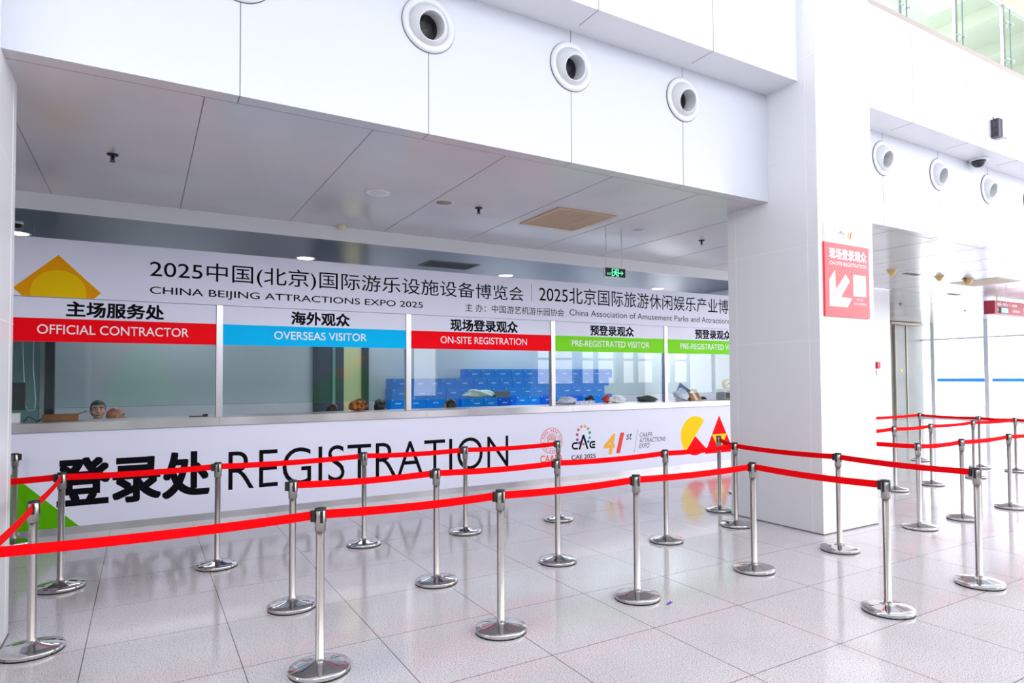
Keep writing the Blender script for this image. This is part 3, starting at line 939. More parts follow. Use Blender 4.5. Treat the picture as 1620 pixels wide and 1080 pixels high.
def hair_mesh(kind):
    mb = MB()
    if kind == 'short':
        mb.ball((0, 0.002, 1.245), 1.0, (24, 16), .084, .100, .095)
        mb.ball((0, 0.05, 1.20), 1.0, (20, 14), .080, .060, .085)
        cut = [(-1, -.075, 1.262), ]
    elif kind == 'long':
        mb.ball((0, 0.0, 1.243), 1.0, (24, 16), .092, .106, .100)
        mb.ball((0, 0.055, 1.10), 1.0, (20, 14), .10, .060, .19)
        for sx in (-1, 1):
            mb.ball((sx * .078, -.01, 1.13), 1.0, (16, 12), .028, .05, .15)
    else:  # spiky
        mb.ball((0, 0.005, 1.245), 1.0, (24, 16), .086, .100, .095)
        rnd = random.Random(4)
        for k in range(26):
            a, e = rnd.uniform(0, 2 * PI), rnd.uniform(0.35, 1.5)
            d = Vector((math.cos(a) * math.cos(e), math.sin(a) * math.cos(e), math.sin(e)))
            q = Vector((0, .005, 1.245)) + Vector((d.x * .08, d.y * .095, d.z * .088))
            mb.tube([q, q + d * .022, q + d * .036], .014, 7, .004)
    return mb


HAIRM = {}
for kd in ('short', 'long', 'spiky'):
    ho = remeshed('hair', hair_mesh(kd), 0.008, HAIR, None, 2)
    me = ho.data
    # open the hair over the face
    import bmesh
    bmh = bmesh.new(); bmh.from_mesh(me)
    kill = [v for v in bmh.verts if v.co.y < (-.052 if kd != 'long' else -.06) and v.co.z < 1.275]
    bmesh.ops.delete(bmh, geom=kill, context='VERTS')
    bmh.to_mesh(me); bmh.free()
    HAIRM[kd] = me
    bpy.data.objects.remove(ho)
EYEW = mat('eye_white', rgb(236, 232, 228), 0.3)
EYED = mat('eye_dark', rgb(20, 14, 12), 0.3)


def person(loc, rz, label, hair, skin=None, scale=1.0, cloth=None, tilt=0.0, head_yaw=0.0):
    b = bpy.data.objects.new('person', BODYS[head_yaw])
    COL.objects.link(b)
    b.location = loc; b.rotation_euler = (tilt, 0, rz); b.scale = (scale,) * 3
    tag(b, label, 'person', 'people seated behind the counter')
    if skin:
        b.material_slots[0].link = 'OBJECT'; b.material_slots[0].material = skin
    for nm, me in (('jacket', JACKM), ('trousers', TROUM)):
        o = bpy.data.objects.new(nm, me); COL.objects.link(o); o.parent = b
        if cloth and nm == 'jacket':
            o.material_slots[0].link = 'OBJECT'; o.material_slots[0].material = cloth
    if hair:
        o = bpy.data.objects.new('hair', HAIRM[hair]); COL.objects.link(o); o.parent = b
    for sx in (-1, 1):
        e = MB().ball((sx * .031, -0.0915, 1.222), 1.0, (12, 8), .0135, .008, .0065).build('eye', EYEW, b)
        MB().ball((sx * .031, -0.0965, 1.222), 1.0, (10, 8), .0062, .0045, .0062).build('iris', EYED, e)
        MB().tube([(sx * .014, -.108, 1.246), (sx * .03, -.106, 1.251), (sx * .05, -.094, 1.245)], .004, 6).build('eyebrow', HAIR, b)
    for ch in b.children:
        if ch.name.split('.')[0] in ('hair', 'eye', 'eyebrow'):
            ch.rotation_euler = (0, 0, head_yaw)
    mo_ = MB().tube([(-.022, -.1085, 1.158), (0, -.1115, 1.1575), (.022, -.1085, 1.158)], .0035, 6).build('mouth', mat('lip', rgb(150, 88, 80), 0.5), b)
    mo_.rotation_euler = (0, 0, head_yaw)
    return b


NAVY = mat('navy_cloth', rgb(30, 40, 66), 0.85)
GREYC = mat('grey_cloth', rgb(92, 94, 100), 0.85)
person((-0.48, 9.74, 0.07), -1.15, 'man with short black hair looking out from the leftmost window', 'short', scale=1.0, cloth=NAVY, head_yaw=1.25)
person((-0.300, 9.34, -0.005), 1.9, 'bald person with bowed head right in front of the black haired man', None, SKINB, cloth=GREYC)
person((2.315, 9.38, -0.03), 2.5, 'person with round black hair low behind the counter before the dark door', 'short', cloth=NAVY)
person((3.02, 9.42, -0.01), 2.6, 'person with black hair below the steel post left of the cartons', 'spiky', cloth=GREYC)
person((4.16, 9.42, -0.015), -2.1, 'person with long black hair in front of the blue cartons', 'long', cloth=NAVY)
person((6.10, 9.45, -0.03), 2.8, 'person with flat black hair beside the crumpled pale grey bag', 'short', cloth=NAVY)
person((6.90, 9.45, -0.03), -0.3, 'person with spiky black hair beside the small red bag', 'spiky', cloth=GREYC)
person((9.62, 9.36, -0.08), 3.0, 'person with only a black crown of hair showing beside the grey box', 'short', cloth=NAVY)

# ------------------------------------------------------------------ stanchions and belts
H = 0.92


def stanchion_proto():
    t = empty('stanchion', (0, 0, 0))
    b = MB().lathe([(0.166, 0.0075), (0.170, 0.0095), (0.170, 0.027), (0.1665, 0.031), (0.12, 0.040), (0.06, 0.052), (0.030, 0.058), (0.026, 0.064)], None, 56).build('base', CHROME, t)
    MB().lathe([(0.160, 0.0), (0.1695, 0.0), (0.1695, 0.0075), (0.160, 0.0075)], None, 48).build('rubber_ring', RUBBER, b)
    MB().lathe([(0.0262, 0.050), (0.0262, 0.078), (0.0238, 0.080), (0.0238, 0.795)], None, 28).build('pole', STEEL, t)
    h = MB().lathe([(0.0255, 0.788), (0.0305, 0.790), (0.0305, 0.906), (0.029, 0.908)], None, 28).build('belt_head', STEEL, t)
    for k in range(4):
        a = k * PI / 2
        M = Matrix.Rotation(a, 4, 'Z')
        MB().box(0.0285, 0.0322, -0.0085, 0.0085, 0.838, 0.905, M).build('belt_slot', BLACKP, h)
    MB().lathe([(0.0318, 0.906), (0.0322, 0.908), (0.0322, 0.916), (0.030, 0.9195), (1e-6, 0.9205)], None, 28).build('cap', BLACKP, t)
    return t


SP = {
    'a0': (-0.60, 3.78), 'a1': (0.876, 3.816), 'a2': (2.024, 3.78), 'a3': (3.19, 3.793), 'a4': (4.485, 3.798), 'a5': (5.685, 3.801),
    'n1': (4.503, 2.65), 'n2': (5.68, 2.602),
    'b0': (-0.5700, 5.013), 'b1': (0.944, 4.967), 'b2': (2.055, 4.942), 'b3': (3.209, 4.905), 'b4': (4.534, 4.933), 'b5': (5.654, 5.027),
    'c00': (-1.70, 6.42), 'c0': (-0.551, 6.41), 'c1': (0.578, 6.396), 'c2': (1.905, 6.443), 'c3': (2.978, 6.359), 'c4': (4.154, 6.328),
    'h7': (-0.985, 5.72), 's6': (-1.108, 8.37), 'p1': (6.125, 5.70), 'p2': (7.278, 6.366),
    'd0': (7.24, 5.10), 'd1': (7.225, 3.883), 'd2': (8.09, 3.856), 'd3': (9.261, 3.868), 'd4': (10.5, 3.86),
    'e0': (8.15, 5.32), 'e1': (9.289, 5.322), 'e2': (10.235, 5.305), 'e3': (11.53, 5.316), 'e4': (12.807, 5.246), 'f1': (12.793, 5.80), 'f2': (12.938, 6.907),
    'f0': (10.9, 6.95), 'f3': (12.85, 4.2),
}
LBL = {
    'a0': 'steel belt stanchion out of view at the left end of the front belt',
    'a1': 'steel stanchion nearest the camera, its belt crossing in front of a thinner post',
    'a2': 'second steel stanchion from the left on the front belt, below letters of REGISTRATION',
    'a3': 'front belt stanchion right of the middle of the floor, beside a purple tape scrap',
    'a4': 'front belt stanchion at the corner before the white pillar left face',
    'a5': 'steel stanchion standing before the front right edge of the white pillar',
    'n1': 'large end stanchion right of the pillar, unused black belt clip on its right',
    'n2': 'large stanchion at far right end of the belt running past the pillar',
    'b0': 'left front stanchion, with a belt passing diagonally back to another',
    'b1': 'stanchion at the left end of the middle belt, left of its nearest neighbour',
    'b2': 'middle belt stanchion, second from the left, below ST of REGISTRATION',
    'b3': 'middle belt stanchion standing below the round red seal emblem',
    'b4': 'middle belt stanchion standing below the ATTRACTIONS EXPO lettering',
    'b5': 'stanchion close to the pillar back corner where two belts meet at an angle',
    'c00': 'steel stanchion hidden behind the left pillar at the end of the rear belt',
    'c0': 'rear belt stanchion at the left over the first black Chinese character',
    'c1': 'rear belt stanchion standing between the Chinese and English banner lettering',
    'c2': 'rear belt stanchion before the letter S of REGISTRATION',
    'c3': 'rear belt stanchion before the last letters ON of REGISTRATION',
    'c4': 'stanchion at the right end of the rear belt before the red seal',
    'h7': 'stanchion behind the left pillar showing only part of its round base',
    's6': 'stanchion close against the counter before the green triangle at the far left',
    'p1': 'farthest stanchion beside the pillar, before the red and yellow triangles',
    'p2': 'stanchion hidden by the pillar, only a sliver of base showing beside posts',
    'd0': 'steel stanchion hidden behind the white pillar holding a belt end',
    'd1': 'stanchion right of the pillar where a red belt emerges and turns',
    'd2': 'second stanchion right of the pillar on the nearest right hand belt',
    'd3': 'third stanchion on the nearest right hand belt, close to the photo edge',
    'd4': 'steel stanchion out of view at the right end of the nearest belt',
    'e0': 'steel stanchion hidden behind the pillar on the middle right hand belt',
    'e1': 'first visible stanchion right of the pillar on the middle right hand belt',
    'e2': 'second visible stanchion on the middle right hand belt, before the bright glazing',
    'e3': 'third visible stanchion on the middle right hand belt, with a thinner base',
    'e4': 'last visible stanchion on the middle right hand belt near the photo edge',
    'f1': 'stanchion of the farthest belt just before the vertical glazing mullion',
    'f2': 'small distant stanchion before the grey lift door at the farthest belt',
    'f0': 'steel stanchion hidden behind the pillar on the farthest belt',
    'f3': 'steel stanchion out of view at the right end of the farthest belt',
}
for k in ('a0', 'c00', 'd0', 'd4', 'e0', 'f0', 'f3'):
    pass
proto = stanchion_proto()
ST = {}
for i, (k, (x, y)) in enumerate(SP.items()):
    o = proto if i == 0 else copy_tree(proto)
    o.location = (x, y, 0)
    tag(o, LBL[k], 'stanchion', 'belt barrier stanchions')
    ST[k] = o


def belt(a, b, clip=True, sag=0.012):
    """belt pulled out of stanchion a and clipped into stanchion b"""
    A, B = Vector((*SP[a], 0)), Vector((*SP[b], 0))
    d = B - A
    ln = d.length
    d.normalize()
    nrm = Vector((-d.y, d.x, 0))
    s0, s1 = 0.031, ln - (0.052 if clip else 0.031)
    n = 14
    mb = MB()
    for i in range(n + 1):
        t = i / n
        p = d * (s0 + (s1 - s0) * t)
        z = 0.8815 - sag * 4 * t * (1 - t)
        for dz, dn in ((-0.025, -0.0008), (0.025, -0.0008), (0.025, 0.0008), (-0.025, 0.0008)):
            mb.v.append(tuple(p + nrm * dn + Vector((0, 0, z + dz))))
    for i in range(n):
        for q in range(4):
            q2 = (q + 1) % 4
            mb.f.append((i * 4 + q, i * 4 + q2, (i + 1) * 4 + q2, (i + 1) * 4 + q)); mb.s.append(False)
    mb.f.append((0, 1, 2, 3)); mb.s.append(False)
    mb.f.append((4 * n + 3, 4 * n + 2, 4 * n + 1, 4 * n)); mb.s.append(False)
    bo = mb.build('belt', BELT, ST[a])
    bo['label'] = 'red webbing belt'
    if clip:
        ang = math.atan2(d.y, d.x)
        M = Matrix.Translation(d * (ln - 0.031)) @ Matrix.Rotation(ang, 4, 'Z')
        MB().box(-0.023, 0.0, -0.013, 0.013, 0.846, 0.912 - 0.002, M).build('belt_clip', BLACKP, bo, 0.002)


for a, b in (('a0', 'a1'), ('a1', 'a2'), ('a2', 'a3'), ('a3', 'a4'), ('a4', 'n1'),
             ('b0', 'a0'), ('c0', 'b0'), ('b1', 'b2'), ('b2', 'b3'), ('b3', 'b4'), ('b4', 'b5'), ('b5', 'a5'), ('a5', 'n2'), ('p1', 'b5'),
             ('c00', 'c0'), ('c0', 'c1'), ('c1', 'c2'), ('c2', 'c3'), ('c3', 'c4'),
             ('d1', 'd0'), ('d1', 'd2'), ('d2', 'd3'), ('d3', 'd4'), ('e0', 'e1'), ('e1', 'e2'), ('e2', 'e3'), ('e3', 'e4'),
             ('f0', 'f2'), ('f2', 'f1'), ('f1', 'e4'), ('e4', 'f3')):
    belt(a, b)
# unused clips parked in their own head
for k, ang in (('n1', 0.35), ('b1', PI), ('n2', 0.3), ('s6', 0.0)):
    M = Matrix.Rotation(ang, 4, 'Z')
    MB().box(0.031, 0.054, -0.013, 0.013, 0.846, 0.910, M).build('belt_clip', BLACKP, ST[k], 0.002)

# ------------------------------------------------------------------ ceiling and wall fittings
NOZW = vary(mat('white_enamel', rgb(212, 216, 220), 0.3), 2, rgb(209, 213, 217), rgb(215, 218, 222))
DUCT = vary(mat('black_duct_foil', rgb(20, 20, 22), 0.35), 22, rgb(1, 1, 2), rgb(38, 38, 41), bump=1.0, stretch=(1, 1, 2.2), detail=2)


def nozzle_proto():
    t = empty('air_nozzle', (0, 0, 0))
    Mw = Matrix.Rotation(PI / 2, 4, 'X')          # local Z -> -Y (out of the wall)
    prof = [(0.155, 0.0), (0.225, 0.0), (0.226, 0.010)] + [(0.197 + 0.029 * math.cos(a), 0.008 + 0.019 * math.sin(a)) for a in [k * PI / 8 for k in range(9)]] + [(0.160, 0.004), (0.155, 0.0)]
    MB().lathe_open(prof, Mw, 48).build('flange_ring', NOZW, t)
    MB().lathe_open([(0.224, 0.0012), (0.2305, 0.0012)], Mw, 48).lathe_open([(0.156, 0.006), (0.1605, 0.007)], Mw, 48).build('seam_shadow_ring', SEAM, t)  # outer ring paints a contact shadow round the flange, inner ring a gap
    M2 = Matrix.Translation((0, 0.045, 0)) @ Matrix.Rotation(PI / 2 + 0.28, 4, 'X')
    R = 0.172
    # eyeball: from its widest ring forward to the outlet, then back into the throat
    prof = [(R * math.cos(a), R * math.sin(a)) for a in [-0.3 + k * 0.0935 for k in range(13)]]
    r1, z1 = prof[-1]
    prof += [(r1 - 0.004, z1 + 0.005), (r1 - 0.010, z1 + 0.003), (r1 - 0.012, z1 - 0.006), (r1 - 0.014, z1 - 0.24)]
    MB().lathe_open(prof, M2, 48).build('ball_outlet', NOZW, t)
    MB().lathe([(r1 - 0.0145, z1 - 0.22), (r1 - 0.0145, z1 - 0.150), (r1 - 0.03, z1 - 0.140), (1e-6, z1 - 0.155)], M2, 32).build('duct_lining', DUCT, t)
    return t


NL = ['white air nozzle at top left edge of photo, mostly cut off', 'large white air nozzle with black duct inside, left of the main three', 'white air nozzle in the middle of the main fascia', 'white air nozzle nearest the pillar on the main fascia',
      'white air nozzle right beside the pillar on the right fascia', 'white air nozzle, second right of the pillar', 'white air nozzle, third right of the pillar below dome camera', 'white air nozzle at right photo edge, mostly cut off']
np_ = nozzle_proto()
for i, x in enumerate(NOZX):
    o = np_ if i == 0 else copy_tree(np_)
    o.location = (x, YF - 0.0005, NOZZ)
    tag(o, NL[i], 'air vent', 'round air nozzles along the fascia')

BRONZE = mat('dark_bronze', rgb(46, 42, 40), 0.45, metal=0.6)


def sprinkler_proto():
    t = empty('sprinkler', (0, 0, 0))
    MB().lathe([(0.036, -0.012), (0.045, -0.006), (0.045, 0.0)], None, 20).build('escutcheon', BRONZE, t)
    MB().lathe([(0.011, -0.052), (0.009, -0.012)], None, 10).box(-0.016, -0.011, -0.003, 0.003, -0.062, -0.02).box(0.011, 0.016, -0.003, 0.003, -0.062, -0.02).build('frame_arm', BRONZE, t)
    MB().lathe([(0.022, -0.066), (0.022, -0.062)], None, 14).build('deflector', BRONZE, t)
    return t


spp = sprinkler_proto()
for i, (x, y, lb) in enumerate(((-0.247, 6.69, 'dark sprinkler head on the soffit above the OFFICIAL CONTRACTOR window'), (3.326, 6.71, 'dark sprinkler head on the soffit beside the ceiling speaker'), (6.927, 6.72, 'dark sprinkler head on soffit close to the pillar'),
                                (14.40, 6.72, 'dark sprinkler head on the right ceiling between yellow detectors'), (17.87, 9.99, 'dark sprinkler head on distant right ceiling above the lift door'), (21.6, 10.1, 'dark sprinkler head on the far right ceiling near the glazing'))):
    o = spp if i == 0 else copy_tree(spp)
    o.location = (x, y, ZS)
    tag(o, lb, 'sprinkler', 'ceiling sprinklers')

dl = thing('downlight', 'unlit recessed white downlight on the soffit left of the speaker', 'lamp', (2.124, 6.69, ZS))
MB().lathe_open([(0.09, -0.002), (0.125, -0.006), (0.128, 0.0), (0.09, 0.0)], None, 32).build('trim_ring', WHITEP, dl)
MB().lathe([(0.092, -0.0035), (0.05, -0.0015), (1e-6, -0.001)], None, 32).build('reflector', mat('frosted_reflector', rgb(216, 214, 226), 0.3), dl)
sp = thing('ceiling_speaker', 'round beige ceiling speaker between the downlight and a sprinkler', 'speaker', (2.885, 6.69, ZS))
MB().lathe_open([(0.088, -0.002), (0.105, -0.006), (0.108, 0.0), (0.088, 0.0)], None, 32).build('trim_ring', WHITEP, sp)
MB().lathe([(0.09, -0.003), (1e-6, -0.0035)], None, 32).build('grille', mat('beige_mesh', rgb(176, 168, 156), 0.7), sp)
dt = thing('ceiling_disc', 'small white disc fitting on the soffit right of the exit sign chains', 'fitting', (5.70, 6.67, ZS))
MB().lathe_open([(0.075, -0.002), (0.095, -0.006), (0.098, 0.0), (0.075, 0.0)], None, 28).build('trim_ring', WHITEP, dt)
MB().lathe([(0.077, -0.003), (1e-6, -0.0035)], None, 28).build('disc', CEILM, dt)

# return air grille
BEIGE = mat('beige_grille', rgb(206, 176, 148), 0.5)
ag = thing('air_grille', 'square beige louvred air grille on the soffit before the exit sign', 'vent', (4.53, 6.66, ZS))
fr = MB()
w_, h_ = 0.42, 0.46
fr.box(-w_, w_, -h_, -h_ + 0.05, -0.012, 0).box(-w_, w_, h_ - 0.05, h_, -0.012, 0).box(-w_, -w_ + 0.05, -h_ + 0.05, h_ - 0.05, -0.012, 0).box(w_ - 0.05, w_, -h_ + 0.05, h_ - 0.05, -0.012, 0)
fr.box(-0.14, -0.125, -h_ + 0.05, h_ - 0.05, -0.012, 0).box(0.125, 0.14, -h_ + 0.05, h_ - 0.05, -0.012, 0)
fr.build('frame', BEIGE, ag)
MB().box(-w_ + 0.05, w_ - 0.05, -h_ + 0.05, h_ - 0.05, -0.002, 0).build('backing', mat('brown_void', rgb(120, 90, 70), 0.8), ag)
lv = MB()
for k in range(24):
    y = -h_ + 0.06 + k * 0.0338
    lv.box(-w_ + 0.05, w_ - 0.05, y, y + 0.02, -0.010, -0.004)
lv.build('louvres', BEIGE, ag)

# lit downlights on the rear ceiling
EMW = mat('lit_lamp', rgb(255, 252, 246), 0.5, emit=(1, 0.98, 0.95, 1), estr=9.0)


def lit_proto():
    t = empty('downlight', (0, 0, 0))
    MB().lathe_open([(0.115, -0.001), (0.14, -0.006), (0.145, 0.0), (0.115, 0.0)], None, 28).build('trim_ring', WHITEP, t)
    MB().lathe([(0.117, -0.003), (1e-6, -0.004)], None, 28).build('lamp_face', EMW, t)
    return t


lp = lit_proto()
for i, (x, lb) in enumerate(((-1.331, 'lit downlight above the left end of the header sign'), (2.055, 'lit downlight above the Chinese expo title left half'), (5.449, 'lit downlight above the header sign divider line'), (8.978, 'lit downlight above the header sign right part'))):
    o = lp if i == 0 else copy_tree(lp)
    o.location = (x, 9.93, ZR)
    tag(o, lb, 'lamp', 'lit downlights over the registration room')
rg = thing('ceiling_slot_vent', 'dark flat vent on the rear ceiling above the header sign', 'vent', (4.15, 9.45, ZR))
MB().box(-0.42, 0.42, -0.26, 0.26, -0.008, 0).build('frame', mat('taupe_vent', rgb(110, 104, 100), 0.6), rg)
lv = MB()
for k in range(9):
    lv.box(-0.38, 0.38, -0.22 + k * 0.05, -0.22 + k * 0.05 + 0.025, -0.012, -0.008)
lv.build('louvres', mat('dark_vent', rgb(70, 66, 64), 0.6), rg)
sd = thing('smoke_detector', 'small cream smoke detector on the ceiling step above the OVERSEAS VISITOR window', 'detector', (2.18, 8.38, ZS))
MB().lathe([(0.02, -0.045), (0.04, -0.035), (0.05, -0.012), (0.05, 0.0)], None, 20).build('housing', mat('cream_plastic', rgb(232, 214, 176), 0.5), sd)
vc = thing('dome_camera', 'small dome camera on the soffit beside the left pillar', 'camera', (-1.235, 9.2, ZR))
MB().lathe([(0.05, -0.03), (0.06, -0.02), (0.06, 0.0)], None, 20).build('housing', WHITEP, vc)
MB().lathe([(1e-6, -0.075), (0.03, -0.066), (0.045, -0.045), (0.048, -0.03)], None, 20).build('dome', BLACKP, vc)

# hanging exit sign
GRE = mat('exit_green', rgb(90, 240, 170), 0.5, emit=(0.12, 0.85, 0.45, 1), estr=1.0)
ALU = mat('aluminium', rgb(206, 206, 212), 0.35, metal=0.6)
ex = thing('exit_sign', 'green lit running man exit sign hanging on chains below the soffit', 'sign', (5.291, 6.66, 2.953))
fm = MB().box(-0.18, 0.18, 0, 0.025, 0, 0.012).box(-0.18, 0.18, 0, 0.025, 0.126, 0.138).box(-0.18, -0.168, 0, 0.025, 0.012, 0.126).box(0.168, 0.18, 0, 0.025, 0.012, 0.126)
fm.build('frame', ALU, ex)
MB().box(-0.168, 0.168, 0.003, 0.022, 0.012, 0.126).build('face', mat('exit_black', rgb(4, 8, 8), 0.3), ex)
gm = MB()
gm.box(-0.058, -0.046, 0.001, 0.003, 0.018, 0.118).box(0.040, 0.052, 0.001, 0.003, 0.018, 0.118).box(-0.058, 0.052, 0.001, 0.003, 0.112, 0.118)
gm.prism(arc(0.012, 0.100, 0.011, 0, 340, 14), 0.001, 0.003)
gm.prism([(-0.02, 0.05), (0.012, 0.045), (0.02, 0.088), (-0.008, 0.092)], 0.001, 0.003)
gm.prism([(0.016, 0.086), (0.036, 0.07), (0.034, 0.06), (0.012, 0.074)], 0.001, 0.003)
gm.prism([(-0.01, 0.09), (-0.034, 0.078), (-0.036, 0.066), (-0.028, 0.066), (-0.026, 0.074), (-0.006, 0.08)], 0.001, 0.003)
gm.prism([(-0.018, 0.052), (-0.024, 0.036), (-0.044, 0.032), (-0.044, 0.024), (-0.016, 0.028), (-0.006, 0.05)], 0.001, 0.003)
gm.prism([(0.0, 0.05), (0.02, 0.036), (0.016, 0.018), (0.026, 0.018), (0.032, 0.04), (0.014, 0.056)], 0.001, 0.003)
gm.box(0.06, 0.105, 0.001, 0.003, 0.064, 0.074)
gm.prism([(0.094, 0.044), (0.106, 0.044), (0.132, 0.069), (0.106, 0.094), (0.094, 0.094), (0.116, 0.069)], 0.001, 0.003)
gm.build('running_man_pictogram', GRE, ex)
text('lettering', 'EXIT', -0.132, -0.062, 0.034, 0.064, 0.003, GRE, ex)
for x in (-0.145, 0.115):
    ch = MB()
    z = 0.138
    k = 0
    while z < ZS - 2.953 - 0.004:
        r = 0.005
        if k % 2:
            ch.box(x - 0.0014, x + 0.0014, 0.0075, 0.0175, z, z + 0.018)
        else:
            ch.box(x - 0.005, x + 0.005, 0.011, 0.014, z, z + 0.018)
        z += 0.0155
        k += 1
    ch.build('chain', ALU, ex)

# right hand ceiling fittings
AMBER = mat('yellowed_plastic', rgb(236, 192, 112), 0.4)


def bell_proto():
    t = empty('ceiling_detector', (0, 0, 0))
    MB().lathe([(0.10, -0.02), (0.125, -0.012), (0.125, 0.0)], None, 24).build('mount', mat('pale_mount', rgb(226, 216, 190), 0.5), t)
    MB().lathe([(1e-6, -0.135), (0.03, -0.128), (0.06, -0.10), (0.085, -0.05), (0.10, -0.02)], None, 24).build('cover', AMBER, t)
    return t


bp_ = bell_proto()
for i, (x, y, lb, sc) in enumerate(((12.03, 6.87, 'yellowed bowl shaped detector on right ceiling, leftmost of three', 0.8), (13.65, 6.84, 'yellowed pointed detector on right ceiling, middle one of three', 0.75), (14.56, 6.74, 'yellowed bowl shaped detector on right ceiling beside the pale grille', 0.9))):
    o = bp_ if i == 0 else copy_tree(bp_)
    o.location = (x, y, ZS); o.scale = (sc,) * 3
    tag(o, lb, 'detector', 'yellowed ceiling detectors')
vt = thing('slot_vent', 'narrow dark slot vent on right ceiling beside the leftmost yellowed detector', 'vent', (12.85, 6.95, ZS))
MB().box(-0.22, 0.22, -0.06, 0.06, -0.01, 0).build('frame', mat('grey_slot', rgb(150, 148, 150), 0.5), vt)
MB().box(-0.2, 0.2, -0.04, 0.04, -0.012, -0.01).build('slot', mat('dark_slot', rgb(50, 46, 44), 0.6), vt)
vt2 = copy_tree(vt); vt2.location = (17.0, 8.2, ZS); tag(vt2, 'narrow dark slot vent on distant right ceiling below the pointed detector', 'vent')
pg = thing('pale_air_grille', 'pale square air grille on the right ceiling beside hanging red sign', 'vent', (15.35, 6.78, ZS))
MB().box(-0.48, 0.48, -0.46, 0.46, -0.01, 0).build('frame', mat('pale_grille_frame', rgb(226, 214, 196), 0.5), pg)
lv = MB()
for k in range(20):
    lv.box(-0.42, 0.42, -0.40 + k * 0.041, -0.40 + k * 0.041 + 0.02, -0.014, -0.01)
lv.build('louvres', mat('pale_louvre', rgb(206, 190, 170), 0.5), pg)
dc = thing('dome_camera', 'white dome camera with dark bubble under the upper right soffit', 'camera', (10.62, 4.73, ZU))
MB().lathe([(0.10, -0.03), (0.125, -0.02), (0.13, 0.0)], None, 28).build('housing', NOZW, dc)
MB().lathe([(1e-6, -0.125), (0.05, -0.112), (0.085, -0.075), (0.095, -0.03)], None, 28).build('dome', mat('smoked_dome', rgb(40, 44, 54), 0.08), dc)
# wall bracket device on the upper wall
wb = thing('wall_bracket', 'small dark finned metal box fixed on the upper right white wall', 'fixture', (10.46, YU, 5.04))
MB().box(-0.10, 0.0, -0.10, 0.0, 0.0, 0.26).build('dark_half', mat('dark_metal', rgb(70, 66, 80), 0.5), wb)
MB().box(0.0, 0.09, -0.11, 0.0, 0.0, 0.26).build('light_half', mat('lilac_metal', rgb(196, 188, 212), 0.5), wb)
for z in (0.03, 0.13, 0.23):
    MB().tube([(-0.17, -0.06, z + 0.03), (-0.10, -0.06, z)], 0.008).tube([(0.09, -0.07, z), (0.19, -0.07, z - 0.01)], 0.008).build('rod', mat('dark_metal', rgb(70, 66, 80), 0.5), wb)

# hanging red sign far right
RSG = mat('muted_red_sign', rgb(196, 62, 80), 0.4)
rs = thing('hanging_red_sign', 'red hanging direction sign with white arrows at the right photo edge', 'sign', (18.6, 8.0, 3.215))
MB().box(0, 4.2, 0, 0.25, 0, 0.345).build('sign_box', RSG, rs)
for z in (0.25, 0.10):
    MB().prism([(0.12, z), (0.24, z + 0.06), (0.24, z + 0.02), (0.36, z + 0.02), (0.36, z - 0.02), (0.24, z - 0.02), (0.24, z - 0.06)], -0.003, 0).build('arrow', WHITEP, rs)
for (x0, x1, z0, z1) in ((0.42, 0.62, .22, .29), (0.66, 0.72, .23, .27), (0.78, 0.84, .22, .28), (0.9, 1.2, .21, .28), (0.95, 1.35, .07, .13), (1.55, 2.1, .12, .22), (1.55, 2.1, .07, .085)):
    MB().box(x0, x1, -0.003, 0, z0, z1).build('white_print', mat('pale_sign_print', rgb(236, 206, 214), 0.5), rs)
for x in (0.4, 3.8):
    MB().tube([(x, 0.12, 0.345), (x, 0.12, ZS - 3.215)], 0.012).build('hanger', ALU, rs)
ex2 = thing('exit_sign', 'green exit sign box hanging before the red direction sign', 'sign', (16.56, 7.0, 3.04))
MB().box(0, 0.36, 0, 0.05, 0, 0.14).build('frame', mat('grey_frame', rgb(120, 126, 124), 0.5), ex2)
MB().box(0.03, 0.33, -0.003, 0, 0.02, 0.12).build('face', mat('pale_green_lit', rgb(150, 226, 180), 0.4, emit=(0.3, 0.75, 0.45, 1), estr=0.5), ex2)
MB().box(0.03, 0.04, 0.02, 0.03, 0.14, ZS - 3.04).build('hanger', ALU, ex2)
MB().box(0.32, 0.33, 0.02, 0.03, 0.14, ZS - 3.04).build('hanger', ALU, ex2)

# fire alarm on the white end wall
fa = thing('fire_alarm', 'small red fire alarm box on white wall just right of the pillar', 'alarm', (14.25, 8.52, 1.72))
MB().box(-0.06, 0.06, -0.05, 0, 0.09, 0.24).build('case', mat('alarm_red', rgb(206, 40, 70), 0.4), fa, 0.008)
MB().box(-0.05, 0.05, -0.03, 0, -0.06, 0.06).build('plate', WHITEP, fa, 0.004)

# ------------------------------------------------------------------ red sign on the pillar
ps = thing('pillar_sign', 'red and white ON-SITE REGISTRATION arrow sign on the white pillar', 'sign', (0, 0, 0))
SY = YP - 0.026
SRED = mat('sign_coral_red', rgb(244, 62, 72), 0.35)
box('white_header', WHITEP, 6.142, 6.932, SY, YP - 0.001, 3.073, 3.290, ps)
box('red_panel', SRED, 6.135, 6.926, SY, YP - 0.001, 2.286, 3.073, ps)
text('lettering', '现场登录观众', 6.21, 6.875, 2.905, 3.018, SY, WHITEP, ps, bold=0.027, label='bold white Chinese lettering')
text('lettering', 'ON-SITE REGISTRATION', 6.213, 6.87, 2.836, 2.876, SY, WHITEP, ps, bold=0.008)
am = MB().prism([(6.208, 2.681), (6.305, 2.782), (6.316, 2.56), (6.204, 2.394)], SY - .002, SY)
am.prism([(6.204, 2.394), (6.514, 2.392), (6.598, 2.494), (6.405, 2.498)], SY - .002, SY)
am.prism([(6.316, 2.577), (6.487, 2.747), (6.565, 2.68), (6.405, 2.499), (6.204, 2.394)], SY - .002, SY)
am.build('arrow', WHITEP, ps)['label'] = 'white arrow pointing down left'
